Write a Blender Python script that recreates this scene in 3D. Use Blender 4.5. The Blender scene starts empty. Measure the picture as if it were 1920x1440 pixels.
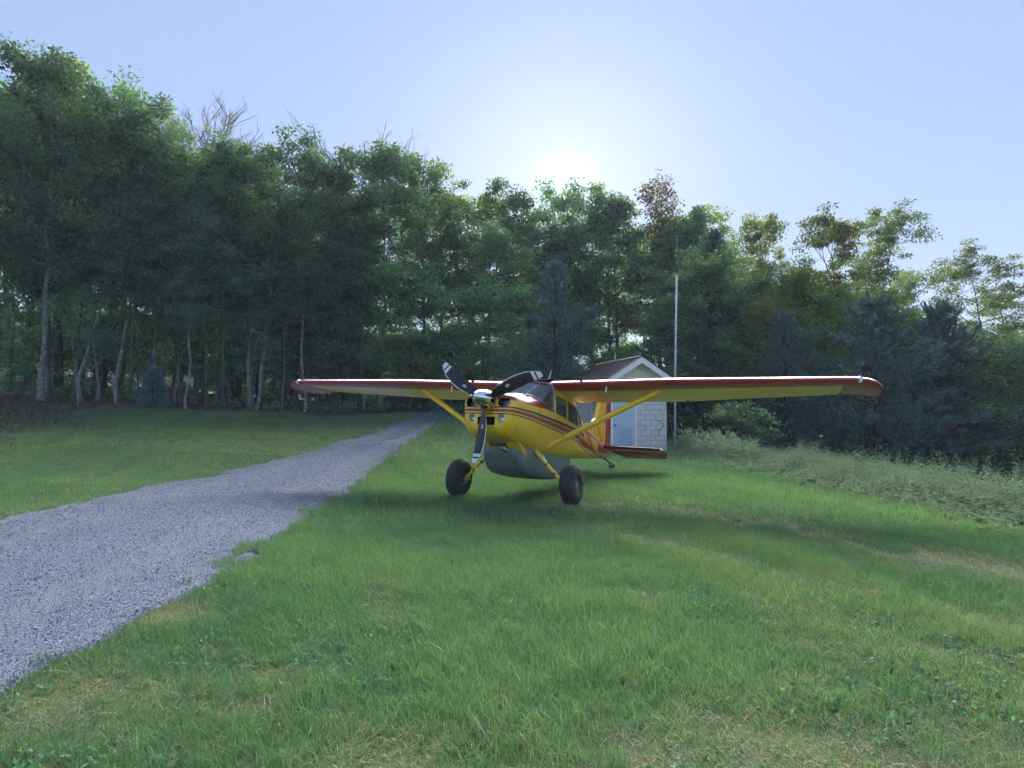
import bpy, bmesh, math, random
import numpy as np
from mathutils import Vector, Matrix

# ------------------------------------------------------------------ camera, sky, sun, exposure
SC = bpy.context.scene
COL = SC.collection
R = math.radians
SUN_AZ, SUN_EL = R(4.65), R(19.6)          # azimuth measured clockwise from +Y (view direction)
cam_d = bpy.data.cameras.new('camera'); cam = bpy.data.objects.new('camera', cam_d); COL.objects.link(cam)
cam.location = (0, 0, 1.6); cam.rotation_euler = (R(90 + 2.705), 0, 0)
cam_d.sensor_width = 36; cam_d.lens = 36 * 1231 / 1920; cam_d.clip_start = 0.05; cam_d.clip_end = 5000
SC.camera = cam
W = bpy.data.worlds.new('World'); SC.world = W; W.use_nodes = True
wn = W.node_tree.nodes; wl = W.node_tree.links
bg = wn['Background']
sky = wn.new('ShaderNodeTexSky'); sky.sky_type = 'NISHITA'; sky.sun_disc = False
sky.sun_elevation = SUN_EL; sky.sun_rotation = SUN_AZ
sky.altitude = 300; sky.air_density = 1.0; sky.dust_density = 0.4; sky.ozone_density = 2.0
def wmix(mode, a, b, fac=1.0):
    q = wn.new('ShaderNodeMix'); q.data_type = 'RGBA'; q.blend_type = mode; q.inputs[0].default_value = fac
    for i, v in ((6, a), (7, b)):
        if isinstance(v, tuple): q.inputs[i].default_value = v
        else: wl.new(v, q.inputs[i])
    return q.outputs[2]
def wgam(g):
    q = wn.new('ShaderNodeGamma'); q.inputs[1].default_value = g; wl.new(sky.outputs[0], q.inputs[0]); return q.outputs[0]
# the phone's HDR look: one soft range over the whole sky, plus the sun's own aureole
soft = wmix('MULTIPLY', wgam(.30), (.84, 1.0, 1.40, 1))
tc = wn.new('ShaderNodeTexCoord'); dt = wn.new('ShaderNodeVectorMath'); dt.operation = 'DOT_PRODUCT'
wl.new(tc.outputs['Generated'], dt.inputs[0]); dt.inputs[1].default_value = (math.sin(SUN_AZ) * math.cos(SUN_EL), math.cos(SUN_AZ) * math.cos(SUN_EL), math.sin(SUN_EL))
def lobe(n_, k_):
    mx_ = wn.new('ShaderNodeMath'); mx_.operation = 'MAXIMUM'; wl.new(dt.outputs['Value'], mx_.inputs[0]); mx_.inputs[1].default_value = 0
    pw = wn.new('ShaderNodeMath'); pw.operation = 'POWER'; wl.new(mx_.outputs[0], pw.inputs[0]); pw.inputs[1].default_value = n_
    ml = wn.new('ShaderNodeMath'); ml.operation = 'MULTIPLY'; wl.new(pw.outputs[0], ml.inputs[0]); ml.inputs[1].default_value = k_; return ml.outputs[0]
gsum = wn.new('ShaderNodeMath'); gsum.operation = 'ADD'; wl.new(lobe(1500, .9), gsum.inputs[0]); wl.new(lobe(70, .42), gsum.inputs[1])
glow = wmix('MULTIPLY', gsum.outputs[0], (1.0, .96, .88, 1))
wl.new(wmix('ADD', soft, glow), bg.inputs[0])
bg.inputs[1].default_value = 0.065
sun_d = bpy.data.lights.new('sun', 'SUN'); sun = bpy.data.objects.new('sun', sun_d); COL.objects.link(sun)
sun_d.energy = 3.4; sun_d.angle = R(60); sun_d.color = (1.0, 0.97, 0.92)
sv = Vector((math.sin(SUN_AZ) * math.cos(SUN_EL), math.cos(SUN_AZ) * math.cos(SUN_EL), math.sin(SUN_EL)))
sun.rotation_euler = sv.to_track_quat('Z', 'Y').to_euler()
SC.view_settings.view_transform = 'Standard'; SC.view_settings.look = 'None'
SC.view_settings.exposure = 2.70; SC.view_settings.gamma = 1.0
SC.render.engine = 'CYCLES'
cy = SC.cycles
cy.use_denoising = True; cy.use_adaptive_sampling = True; cy.adaptive_threshold = 0.03
cy.max_bounces = 6; cy.diffuse_bounces = 3; cy.glossy_bounces = 3; cy.transmission_bounces = 5; cy.transparent_max_bounces = 8
cy.caustics_reflective = False; cy.caustics_refractive = False

# ------------------------------------------------------------------ helpers
RNG = np.random.default_rng(11)

def mesh_np(name, V, faces_flat, sizes, mats=(), smooth=False, attrs=None, midx=None):
    V = np.asarray(V, np.float32); ff = np.asarray(faces_flat, np.int32); sz = np.asarray(sizes, np.int32)
    me = bpy.data.meshes.new(name)
    me.vertices.add(len(V)); me.vertices.foreach_set('co', V.ravel())
    me.loops.add(len(ff)); me.loops.foreach_set('vertex_index', ff)
    me.polygons.add(len(sz)); st = np.concatenate([[0], np.cumsum(sz)[:-1]]).astype(np.int32)
    me.polygons.foreach_set('loop_start', st)
    if midx is not None: me.polygons.foreach_set('material_index', np.asarray(midx, np.int32))
    me.polygons.foreach_set('use_smooth', np.full(len(sz), smooth, bool))
    for m in mats: me.materials.append(m)
    me.update(calc_edges=True)
    for k, a in (attrs or {}).items():
        at = me.attributes.new(k, 'FLOAT', 'POINT'); at.data.foreach_set('value', np.asarray(a, np.float32))
    return me

class MB:
    """collects simple shapes for ONE mesh"""
    def __init__(s): s.v = []; s.f = []; s.m = []
    def add(s, verts, faces, m=0):
        o = len(s.v); s.v += [tuple(p) for p in verts]; s.f += [tuple(i + o for i in f) for f in faces]; s.m += [m] * len(faces); return s
    def box(s, c, d, m=0, rot=None):
        x, y, z = d[0] / 2, d[1] / 2, d[2] / 2
        vs = [Vector((i * x, j * y, k * z)) for i in (-1, 1) for j in (-1, 1) for k in (-1, 1)]
        if rot is not None: vs = [rot @ v for v in vs]
        vs = [v + Vector(c) for v in vs]
        return s.add(vs, [(0, 1, 3, 2), (4, 6, 7, 5), (0, 4, 5, 1), (2, 3, 7, 6), (0, 2, 6, 4), (1, 5, 7, 3)], m)
    def tube(s, pts, rad, n=8, m=0, cap=True, flat=1.0, flatdir=None):
        pts = [Vector(p) for p in pts]
        if not hasattr(rad, '__len__'): rad = [rad] * len(pts)
        up = Vector((0, 0, 1)); rings = []
        for i, p in enumerate(pts):
            t = (pts[min(i + 1, len(pts) - 1)] - pts[max(i - 1, 0)]).normalized()
            ref = Vector(flatdir) if flatdir is not None else (up if abs(t.z) < .95 else Vector((1, 0, 0)))
            a = (ref - t * ref.dot(t)).normalized(); b = t.cross(a)
            rings.append([p + (a * math.cos(q) + b * math.sin(q) * flat) * rad[i] for q in [2 * math.pi * k / n for k in range(n)]])
        vs = [v for r in rings for v in r]; fs = []
        for i in range(len(pts) - 1):
            for k in range(n): fs.append((i * n + k, i * n + (k + 1) % n, (i + 1) * n + (k + 1) % n, (i + 1) * n + k))
        if cap: fs += [tuple(reversed(range(n))), tuple((len(pts) - 1) * n + k for k in range(n))]
        return s.add(vs, fs, m)
    def lathe(s, prof, c, axis, n=24, m=0, close=False):
        """prof: list of (distance along axis, radius)"""
        ax = Vector(axis).normalized(); ref = Vector((0, 0, 1)) if abs(ax.z) < .9 else Vector((1, 0, 0))
        a = (ref - ax * ref.dot(ax)).normalized(); b = ax.cross(a); vs = []; fs = []
        for d, r in prof:
            vs += [Vector(c) + ax * d + (a * math.cos(2 * math.pi * k / n) + b * math.sin(2 * math.pi * k / n)) * r for k in range(n)]
        P = len(prof)
        for i in range(P if close else P - 1):
            j = (i + 1) % P
            for k in range(n): fs.append((i * n + k, j * n + k, j * n + (k + 1) % n, i * n + (k + 1) % n))
        return s.add(vs, fs, m)
    def prism(s, poly, a, b, m=0):
        """poly: 3D points, extruded from offset a to offset b (vectors)"""
        n = len(poly); va = [Vector(p) + Vector(a) for p in poly]; vb = [Vector(p) + Vector(b) for p in poly]
        return s.add(va + vb, [tuple(reversed(range(n))), tuple(range(n, 2 * n))] + [(k, (k + 1) % n, n + (k + 1) % n, n + k) for k in range(n)], m)
    def mesh(s, name, mats, smooth=False):
        me = bpy.data.meshes.new(name); me.from_pydata(s.v, [], s.f)
        for m in (mats if isinstance(mats, (list, tuple)) else [mats]): me.materials.append(m)
        me.polygons.foreach_set('material_index', s.m)
        bm = bmesh.new(); bm.from_mesh(me); bmesh.ops.recalc_face_normals(bm, faces=bm.faces); bm.to_mesh(me); bm.free()
        me.polygons.foreach_set('use_smooth', [smooth] * len(me.polygons)); me.update(); return me
    def build(s, name, mats, parent=None, smooth=False):
        return link(name, s.mesh(name, mats, smooth), parent)

def link(name, data, parent=None, loc=None, rz=None, scale=None):
    o = bpy.data.objects.new(name, data); COL.objects.link(o)
    if parent is not None: o.parent = parent
    if loc is not None: o.location = loc
    if rz is not None: o.rotation_euler = (0, 0, rz)
    if scale is not None: o.scale = scale
    return o

def tag(o, label=None, cat=None, group=None, kind=None):
    if label: o['label'] = label
    if cat: o['category'] = cat
    if group: o['group'] = group
    if kind: o['kind'] = kind
    return o

def sharp_smooth(o, ang=35):
    me = o.data; me.polygons.foreach_set('use_smooth', [True] * len(me.polygons))
    bm = bmesh.new(); bm.from_mesh(me)
    for e in bm.edges:
        if len(e.link_faces) == 2 and e.calc_face_angle(0) > R(ang): e.smooth = False
    bm.to_mesh(me); bm.free(); return o

def bevel(o, w=.004, seg=1):
    bm = bmesh.new(); bm.from_mesh(o.data)
    bmesh.ops.bevel(bm, geom=list(bm.edges), offset=w, segments=seg, affect='EDGES', profile=.5, clamp_overlap=True)
    bm.to_mesh(o.data); bm.free(); return o

# ---- value noise in numpy (for placing things)
def _h(i, j, s): 
    n = (i * 374761393 + j * 668265263 + s * 1442695041) & 0x7fffffff
    n = (n ^ (n >> 13)) * 1274126177 & 0x7fffffff
    return ((n ^ (n >> 16)) & 0xffff) / 65535.0
def noise(x, y, s=0):
    x = np.asarray(x, float); y = np.asarray(y, float)
    i = np.floor(x).astype(np.int64); j = np.floor(y).astype(np.int64); u = x - i; v = y - j
    u = u * u * (3 - 2 * u); v = v * v * (3 - 2 * v)
    return (_h(i, j, s) * (1 - u) + _h(i + 1, j, s) * u) * (1 - v) + (_h(i, j + 1, s) * (1 - u) + _h(i + 1, j + 1, s) * u) * v
def fbm(x, y, s=0, o=4):
    t = 0; a = .5
    for k in range(o): t = t + a * noise(x * 2 ** k, y * 2 ** k, s + k); a *= .5
    return t / (1 - .5 ** o)
def sst(a, b, x):
    t = np.clip((x - a) / (b - a), 0, 1); return t * t * (3 - 2 * t)

# ---- materials
def newmat(name):
    m = bpy.data.materials.new(name); m.use_nodes = True; return m, m.node_tree.nodes, m.node_tree.links, m.node_tree.nodes['Principled BSDF']
def mth(n, l, op, a, b=None, c=None, clamp=False):
    q = n.new('ShaderNodeMath'); q.operation = op; q.use_clamp = clamp
    for i, v in enumerate((a, b, c)):
        if v is None: continue
        if isinstance(v, (int, float)): q.inputs[i].default_value = v
        else: l.new(v, q.inputs[i])
    return q.outputs[0]
def mixc(n, l, fac, a, b, mode='MIX'):
    q = n.new('ShaderNodeMix'); q.data_type = 'RGBA'; q.blend_type = mode
    for idx, v in ((0, fac), (6, a), (7, b)):
        if isinstance(v, (int, float)): q.inputs[idx].default_value = v
        elif isinstance(v, (tuple, list)): q.inputs[idx].default_value = (*v[:3], 1)
        else: l.new(v, q.inputs[idx])
    return q.outputs[2]
def ntex(n, l, scale, detail=4, rough=.55, coord=None, dist=0):
    t = n.new('ShaderNodeTexNoise'); t.inputs['Scale'].default_value = scale; t.inputs['Detail'].default_value = detail
    t.inputs['Roughness'].default_value = rough; t.inputs['Distortion'].default_value = dist
    if coord is not None: l.new(coord, t.inputs['Vector'])
    return t.outputs[0]
def objco(n): return n.new('ShaderNodeTexCoord').outputs['Object']
def ramp(n, l, fac, stops, interp='LINEAR'):
    r = n.new('ShaderNodeValToRGB'); cr = r.color_ramp; cr.interpolation = interp
    while len(cr.elements) < len(stops): cr.elements.new(.5)
    for e, (p, c) in zip(cr.elements, stops): e.position = p; e.color = (*c, 1)
    l.new(fac, r.inputs[0]); return r.outputs[0]
def bump(n, l, h, bsdf, strength=.3, dist=.02):
    b = n.new('ShaderNodeBump'); b.inputs['Strength'].default_value = strength; b.inputs['Distance'].default_value = dist
    l.new(h, b.inputs['Height']); l.new(b.outputs[0], bsdf.inputs['Normal'])

def mat(name, col, rough=.5, metal=0, var=.15, nscale=3, bumpk=0, bscale=40, coat=0, spec=.5):
    m, n, l, b = newmat(name); co = objco(n)
    nz = ntex(n, l, nscale, 5, .6, co)
    dark = tuple(c * (1 - var) for c in col); lite = tuple(min(1, c * (1 + var)) for c in col)
    l.new(ramp(n, l, nz, [(.3, dark), (.7, lite)]), b.inputs['Base Color'])
    b.inputs['Roughness'].default_value = rough; b.inputs['Metallic'].default_value = metal
    b.inputs['Coat Weight'].default_value = coat; b.inputs['Coat Roughness'].default_value = .08
    b.inputs['Specular IOR Level'].default_value = spec
    if bumpk: bump(n, l, ntex(n, l, bscale, 4, .6, co), b, bumpk, .01)
    return m

def leafmat(name, stops, trans=.4, rough=.5, tcol=(1.25, 1.2, .5)):
    m, n, l, b = newmat(name)
    at = n.new('ShaderNodeAttribute'); at.attribute_name = 'tint'
    oi = n.new('ShaderNodeObjectInfo')
    f = mth(n, l, 'ADD', at.outputs['Fac'], mth(n, l, 'MULTIPLY', mth(n, l, 'SUBTRACT', oi.outputs['Random'], .5), .22))
    c = ramp(n, l, f, stops)
    hs_ = n.new('ShaderNodeHueSaturation'); l.new(c, hs_.inputs['Color'])
    rnd = mth(n, l, 'FRACT', mth(n, l, 'MULTIPLY', oi.outputs['Random'], 7.31))
    l.new(mth(n, l, 'MULTIPLY_ADD', rnd, .055, .476), hs_.inputs['Hue']); l.new(mth(n, l, 'MULTIPLY_ADD', mth(n, l, 'FRACT', mth(n, l, 'MULTIPLY', oi.outputs['Random'], 3.77)), .75, .68), hs_.inputs['Value']); c = hs_.outputs[0]
    l.new(c, b.inputs['Base Color']); b.inputs['Roughness'].default_value = rough; b.inputs['Specular IOR Level'].default_value = .35
    t = n.new('ShaderNodeBsdfTranslucent'); l.new(mixc(n, l, 1.0, c, tcol, 'MULTIPLY'), t.inputs[0])
    mx = n.new('ShaderNodeMixShader'); mx.inputs[0].default_value = trans
    l.new(b.outputs[0], mx.inputs[1]); l.new(t.outputs[0], mx.inputs[2])
    l.new(mx.outputs[0], n['Material Output'].inputs[0]); return m

# ------------------------------------------------------------------ terrain
def terrain(x, y):
    x = np.asarray(x, float); y = np.asarray(y, float)
    z = .17 * sst(3, 10, y)
    k = .061 * (1 - sst(-3.5, 6, x))
    yy = np.clip(y, 0, 300)
    s = np.where(yy < 13, 0, np.where(yy < 17, (yy - 13) ** 2 / 8, yy - 15))
    s = np.minimum(s, 33 + 0 * s)
    z = z + k * s
    z = z + np.clip(.067 * (np.sqrt((np.maximum(-x - 6, 0)) ** 2 + 4) - 2), 0, 2.4) * sst(2, 14, y)
    z = z - np.where(x > 6, np.minimum(.10 * (x - 6), 1.2), 0)
    z = z - np.clip(.10 * (y - 62), 0, 14) * sst(-16, -6, x)
    z = z + (fbm(x * .35, y * .35, 3, 3) - .5) * .10 * sst(4, 9, np.abs(y - 11)) + (fbm(x * .06, y * .06, 5, 2) - .5) * .3 * sst(30, 60, np.hypot(x, y))
    return z
def tz(x, y): return float(terrain(x, y))

YW = np.array([-14., 0, 4.3, 6.5, 9, 13, 17, 25, 39, 44])
def drive_edges(y):
    r = np.interp(y, YW, [-3.1, -2.95, -2.85, -2.72, -2.80, -3.05, -3.4, -3.6, -3.8, -3.9])
    w = np.interp(y, YW, [4.1, 4.1, 4.2, 4.3, 4.2, 4.1, 3.3, 2.0, 1.6, 1.4])
    r = r + (fbm(y * .9, y * 0 + 3.3, 8, 3) - .5) * .32 + (noise(y * 4, y * 0 + 1, 9) - .5) * .12
    lft = r - w + (fbm(y * .8, y * 0 + 7.7, 12, 3) - .5) * .5 + (noise(y * 4, y * 0 + 5, 10) - .5) * .18
    return lft, r
# ground colours
m_ground, n, l, b = newmat('lawn_soil')
geo = n.new('ShaderNodeNewGeometry'); P = geo.outputs['Position']
lit = n.new('ShaderNodeAttribute'); lit.attribute_name = 'litter'
g1 = ramp(n, l, ntex(n, l, 1.6, 8, .65, P), [(.3, (.06, .10, .035)), (.5, (.09, .14, .05)), (.72, (.15, .165, .08))])
g2 = ramp(n, l, ntex(n, l, 9, 8, .7, P), [(.3, (.04, .034, .024)), (.55, (.08, .068, .048)), (.75, (.12, .105, .075))])
l.new(mixc(n, l, lit.outputs['Fac'], g1, g2), b.inputs['Base Color']); b.inputs['Roughness'].default_value = .95
b.inputs['Specular IOR Level'].default_value = .1
bump(n, l, ntex(n, l, 30, 6, .7, P), b, .8, .04)

def axis_pts(fine_lo, fine_hi, step, lo, hi):
    a = list(np.arange(fine_lo, fine_hi + 1e-6, step)); d = step
    while a[-1] < hi: d *= 1.25; a.append(a[-1] + d)
    d = step
    while a[0] > lo: d *= 1.25; a.insert(0, a[0] - d)
    return np.array(a)
gx = axis_pts(-26, 16, .4, -170, 170); gy = axis_pts(-4, 46, .4, -80, 230)
GX, GY = np.meshgrid(gx, gy); GZ = terrain(GX, GY)
def litter_mask(x, y):
    # woodland floor: begins along an irregular line
    edge = np.interp(x, [-60, -30, -22, -14, -9, -5, 0, 4, 8, 12, 40], [30, 33, 34, 34.5, 37, 42, 42, 36, 30, 27, 22])
    w = (fbm(x * .3, y * .3, 21, 3) - .5) * 6
    bank = sst(-2.2, 2.6, -15.2 - .30 * (y - 17) - x + w * .5) * sst(6, 12, y)
    return np.maximum(sst(-1.5, 1.5, y - edge + w), bank)
nx, ny = len(gx), len(gy)
idx = np.arange(nx * ny).reshape(ny, nx)
q = np.stack([idx[:-1, :-1], idx[:-1, 1:], idx[1:, 1:], idx[1:, :-1]], -1).reshape(-1, 4)
me = mesh_np('lawn', np.stack([GX, GY, GZ], -1).reshape(-1, 3), q.ravel(), np.full(len(q), 4), [m_ground], True, {'litter': litter_mask(GX, GY).ravel()})
tag(link('lawn', me), kind='structure')

# driveway sheet
m_drive, n, l, b = newmat('gravel_drive')
geo = n.new('ShaderNodeNewGeometry'); P = geo.outputs['Position']
vo = n.new('ShaderNodeTexVoronoi'); vo.inputs['Scale'].default_value = 55; l.new(P, vo.inputs['Vector'])
vc = n.new('ShaderNodeSeparateColor'); l.new(vo.outputs['Color'], vc.inputs[0])
c1 = ramp(n, l, vc.outputs[0], [(.0, (.07, .085, .125)), (.55, (.095, .12, .17)), (.9, (.13, .16, .215)), (1, (.24, .27, .32))])
big = ramp(n, l, ntex(n, l, .7, 5, .6, P), [(.3, (.78, .80, .86)), (.7, (1.12, 1.13, 1.15))])
ru = n.new('ShaderNodeAttribute'); ru.attribute_name = 'rut'
c2 = mixc(n, l, 1.0, c1, big, 'MULTIPLY')
l.new(mixc(n, l, mth(n, l, 'MULTIPLY', ru.outputs['Fac'], mth(n, l, 'MULTIPLY_ADD', ntex(n, l, 2.5, 4, .6, P), .9, .1)), c2, (.17, .19, .22)), b.inputs['Base Color']); b.inputs['Roughness'].default_value = .85
b.inputs['Specular IOR Level'].default_value = .25
bump(n, l, mth(n, l, 'SUBTRACT', 1.0, vo.outputs['Distance']), b, .7, .015)
ys = np.concatenate([np.arange(-14, 2, .5), np.arange(2, 44.01, .12)])
L_, R_ = drive_edges(ys); NC = 40
U = np.linspace(0, 1, NC)
DX = L_[:, None] + (R_ - L_)[:, None] * U; DY = np.repeat(ys[:, None], NC, 1)
DZ = terrain(DX, DY) + .018 - .02 * (np.exp(-((U - .27) / .09) ** 2) + np.exp(-((U - .74) / .09) ** 2))[None] * .6 - .03 * (np.abs(U - .5)[None] > .49)
idx = np.arange(DX.size).reshape(DX.shape)
q = np.stack([idx[:-1, :-1], idx[:-1, 1:], idx[1:, 1:], idx[1:, :-1]], -1).reshape(-1, 4)
tag(link('driveway', mesh_np('driveway', np.stack([DX, DY, DZ], -1).reshape(-1, 3), q.ravel(), np.full(len(q), 4), [m_drive], True, {'rut': np.repeat((np.exp(-((U - .27) / .09) ** 2) + np.exp(-((U - .74) / .09) ** 2) + (U > .93) * .8 + (U < .06) * .8)[None], len(ys), 0).ravel() * .55})), kind='structure')

# loose stones on the driveway (too many to count)
m_stone, n, l, b = newmat('gravel_stone')
at = n.new('ShaderNodeAttribute'); at.attribute_name = 'tint'
l.new(ramp(n, l, at.outputs['Fac'], [(0, (.07, .085, .12)), (.6, (.10, .125, .175)), (.95, (.15, .18, .235)), (1, (.36, .38, .42))]), b.inputs['Base Color'])
b.inputs['Roughness'].default_value = .8
N = 42000
yy = 2.2 + 20 * RNG.random(N) ** 1.7
Lq, Rq = drive_edges(yy)
uu = RNG.random(N); e = RNG.random(N) < .1; uu[e] = 1 - np.abs(RNG.normal(0, .03, e.sum()))
xx = Lq + (Rq - Lq) * uu + (RNG.random(N) < .05) * RNG.normal(0, .12, N)
sz = (.0045 + .0055 * RNG.random(N) ** 2) * (1 + yy * .03)
zz = terrain(xx, yy) + .018
octv = np.array([[1, 0, 0], [-.5, .87, 0], [-.5, -.87, 0], [.2, .1, .75], [0, 0, -.6]], np.float32)
octf = np.array([[0, 1, 3], [1, 2, 3], [2, 0, 3]])
ang = RNG.random(N) * 6.28
rx = octv[None, :, 0] * np.cos(ang)[:, None] - octv[None, :, 1] * np.sin(ang)[:, None]
ry = octv[None, :, 0] * np.sin(ang)[:, None] + octv[None, :, 1] * np.cos(ang)[:, None]
SV = np.stack([rx * sz[:, None] * (.7 + .8 * RNG.random((N, 5))) + xx[:, None], ry * sz[:, None] * (.7 + .8 * RNG.random((N, 5))) + yy[:, None], octv[None, :, 2] * sz[:, None] + zz[:, None]], -1)
SF = (octf[None] + 5 * np.arange(N)[:, None, None]).reshape(-1, 3)
o = link('gravel', mesh_np('gravel', SV.reshape(-1, 3), SF.ravel(), np.full(len(SF), 3), [m_stone], False, {'tint': np.repeat(RNG.random(N), 5)}))
tag(o, 'loose grey gravel lying on the driveway', 'gravel', kind='stuff')

# ------------------------------------------------------------------ the airplane
M3 = (Matrix.Rotation(R(-23.674), 3, 'Z') @ Matrix.Rotation(R(-9.069), 3, 'X') @ Matrix.Rotation(R(1.017), 3, 'Y'))
HUB = Vector((-.41, 9.968, 1.835)); B0 = Vector((0, 1.316, -1.455))      # body frame: x = left wing, y = aft, z = up, origin at the propeller hub
plane = bpy.data.objects.new('airplane', None); COL.objects.link(plane)
plane.matrix_world = Matrix.Translation(HUB + M3 @ B0) @ M3.to_4x4()
tag(plane, 'yellow and red high-wing tailwheel airplane with grey belly pod parked on the lawn', 'airplane')
class AB(MB):
    def build(s, name, mats, parent=plane, smooth=False, ang=None):
        s.v = [tuple(Vector(p) - B0) for p in s.v]
        o = MB.build(s, name, mats, parent, smooth)
        if ang: sharp_smooth(o, ang)
        return o

YEL, RED, BLK = (.93, .58, .025), (.36, .012, .028), (.012, .012, .014)
def paint(name, livery=False, base=YEL):
    m, n, l, b = newmat(name); co = objco(n)
    sp = n.new('ShaderNodeSeparateXYZ'); l.new(co, sp.inputs[0])
    a = mth(n, l, 'ADD', sp.outputs[1], B0.y); u = mth(n, l, 'ADD', sp.outputs[2], B0.z); lat = sp.outputs[0]
    grime = ntex(n, l, 5, 7, .65, co)
    col = mixc(n, l, mth(n, l, 'MULTIPLY', mth(n, l, 'SUBTRACT', grime, .35, clamp=True), .2), base, tuple(c * .6 for c in base))
    if livery:
        def cv(pts):
            f = n.new('ShaderNodeFloatCurve'); c = f.mapping.curves[0]
            P_ = [(p / 8, v / 2 + .5) for p, v in pts]
            c.points[0].location = P_[0]; c.points[1].location = P_[-1]
            for p in P_[1:-1]: c.points.new(*p)
            for p in c.points: p.handle_type = 'VECTOR'
            f.mapping.update(); l.new(mth(n, l, 'DIVIDE', a, 8.0), f.inputs[1])
            return mth(n, l, 'MULTIPLY', mth(n, l, 'SUBTRACT', f.outputs[0], .5), 2.0)
        def band(lo, hi): return mth(n, l, 'MULTIPLY', mth(n, l, 'GREATER_THAN', u, lo), mth(n, l, 'LESS_THAN', u, hi))
        AND = lambda p, q_: mth(n, l, 'MULTIPLY', p, q_)
        gt = lambda p, q_: mth(n, l, 'GREATER_THAN', p, q_)
        lt = lambda p, q_: mth(n, l, 'LESS_THAN', p, q_)
        s0 = cv([(0, -.205), (.7, -.212), (2.7, -.262), (3.6, -.33), (5.3, -.375), (8, -.42)])
        s1 = cv([(0, -.188), (.7, -.19), (2.7, -.238), (3.6, -.308), (5.3, -.352), (8, -.39)])
        r0 = cv([(0, -.168), (.7, -.168), (2.7, -.212), (3.6, -.285), (5.3, -.33), (8, -.36)])
        r1 = cv([(0, -.128), (.7, -.112), (2.7, -.118), (3.95, -.15), (8, -.18)])
        k0 = cv([(0, -.105), (.7, -.098), (2.7, -.100), (3.95, -.115), (8, -.13)])
        k1 = cv([(0, -.088), (.4, -.07), (.7, -.055), (2.7, -.045), (3.95, -.03), (8, 0)])
        ct = cv([(0, .02), (.5, .02), (1.1, .06), (1.62, .10), (8, .1)])
        tail = gt(a, mth(n, l, 'MULTIPLY_ADD', u, .3, 3.76))
        red = mth(n, l, 'MAXIMUM', band(r0, r1), AND(tail, gt(u, r0)))
        red = mth(n, l, 'MAXIMUM', red, AND(gt(u, ct), lt(a, 1.56)))
        red = AND(red, gt(a, -1.0))
        blk = mth(n, l, 'MAXIMUM', band(s0, s1), AND(band(k0, k1), lt(a, 3.70)))
        col = mixc(n, l, red, col, RED); col = mixc(n, l, blk, col, BLK)
    # sheet metal seams, rivet rows and streaks of dirt running aft
    def line(v, pitch, wd): return mth(n, l, 'LESS_THAN', mth(n, l, 'ABSOLUTE', mth(n, l, 'SUBTRACT', mth(n, l, 'FRACT', mth(n, l, 'DIVIDE', v, pitch)), .5)), wd / pitch / 2)
    seam = mth(n, l, 'MAXIMUM', line(a, .61, .006), line(lat, .57, .006))
    riv = n.new('ShaderNodeTexVoronoi'); riv.inputs['Scale'].default_value = 26; l.new(co, riv.inputs['Vector'])
    mp = n.new('ShaderNodeMapping'); mp.inputs['Scale'].default_value = (9, .9, 9); l.new(co, mp.inputs['Vector'])
    stk = mth(n, l, 'MULTIPLY', mth(n, l, 'SUBTRACT', ntex(n, l, 2.2, 6, .7, mp.outputs[0]), .52, clamp=True), 1.6, clamp=True)
    spots = mth(n, l, 'LESS_THAN', ntex(n, l, 38, 2, .5, co), .27)
    col = mixc(n, l, mth(n, l, 'MULTIPLY', stk, .30), col, (.10, .085, .05))
    col = mixc(n, l, mth(n, l, 'MULTIPLY', spots, .5), col, (.06, .05, .03))
    col = mixc(n, l, mth(n, l, 'MULTIPLY', seam, .45), col, (.05, .04, .03))
    l.new(col, b.inputs['Base Color'])
    b.inputs['Roughness'].default_value = .33; b.inputs['Coat Weight'].default_value = .5; b.inputs['Coat Roughness'].default_value = .12
    l.new(mth(n, l, 'MULTIPLY_ADD', grime, .35, .18), b.inputs['Roughness'])
    bump(n, l, ntex(n, l, 2.2, 2, .5, co), b, .12, .03)
    return m
m_livery = paint('airplane_livery_paint', True); m_yel = paint('yellow_paint'); m_red = paint('red_paint', base=RED)
m_blk = mat('black_paint', BLK, .35); m_wht = mat('white_paint', (.75, .76, .78), .4)
m_chrome = mat('polished_metal', (.82, .83, .85), .07, 1, .04, 4)
m_alu = mat('dull_metal', (.42, .43, .45), .35, 1, .2, 20)
m_tyre = mat('tyre_rubber', (.032, .033, .036), .75, 0, .3, 8, .25, 60)
m_dark = mat('dark_cavity', (.006, .006, .007), .8)
m_int = mat('cabin_trim', (.05, .05, .055), .8, 0, .3, 10)
m_seat = mat('seat_fabric', (.09, .085, .08), .9, 0, .3, 15)
m_pod = mat('grey_green_composite', (.17, .205, .205), .42, 0, .12, 3, .05, 12)
m_numb = mat('registration_yellow', (.78, .55, .06), .4)
m_glass, n, l, b = newmat('window_glass')
gl = n.new('ShaderNodeBsdfGlossy'); gl.inputs['Roughness'].default_value = .02; gl.inputs['Color'].default_value = (1, 1, 1, 1)
tr = n.new('ShaderNodeBsdfTransparent'); tr.inputs['Color'].default_value = (.78, .84, .86, 1)
fr = n.new('ShaderNodeFresnel'); fr.inputs['IOR'].default_value = 1.6
sm = ntex(n, l, 6, 5, .6, objco(n))
mx = n.new('ShaderNodeMixShader'); l.new(mth(n, l, 'ADD', mth(n, l, 'MULTIPLY', fr.outputs[0], 1.3), mth(n, l, 'MULTIPLY', sm, .05), clamp=True), mx.inputs[0])
l.new(tr.outputs[0], mx.inputs[1]); l.new(gl.outputs[0], mx.inputs[2])
df = n.new('ShaderNodeBsdfTranslucent'); df.inputs[0].default_value = (.8, .85, .9, 1); df2 = n.new('ShaderNodeBsdfDiffuse'); df2.inputs[0].default_value = (.8, .85, .9, 1)
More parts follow.
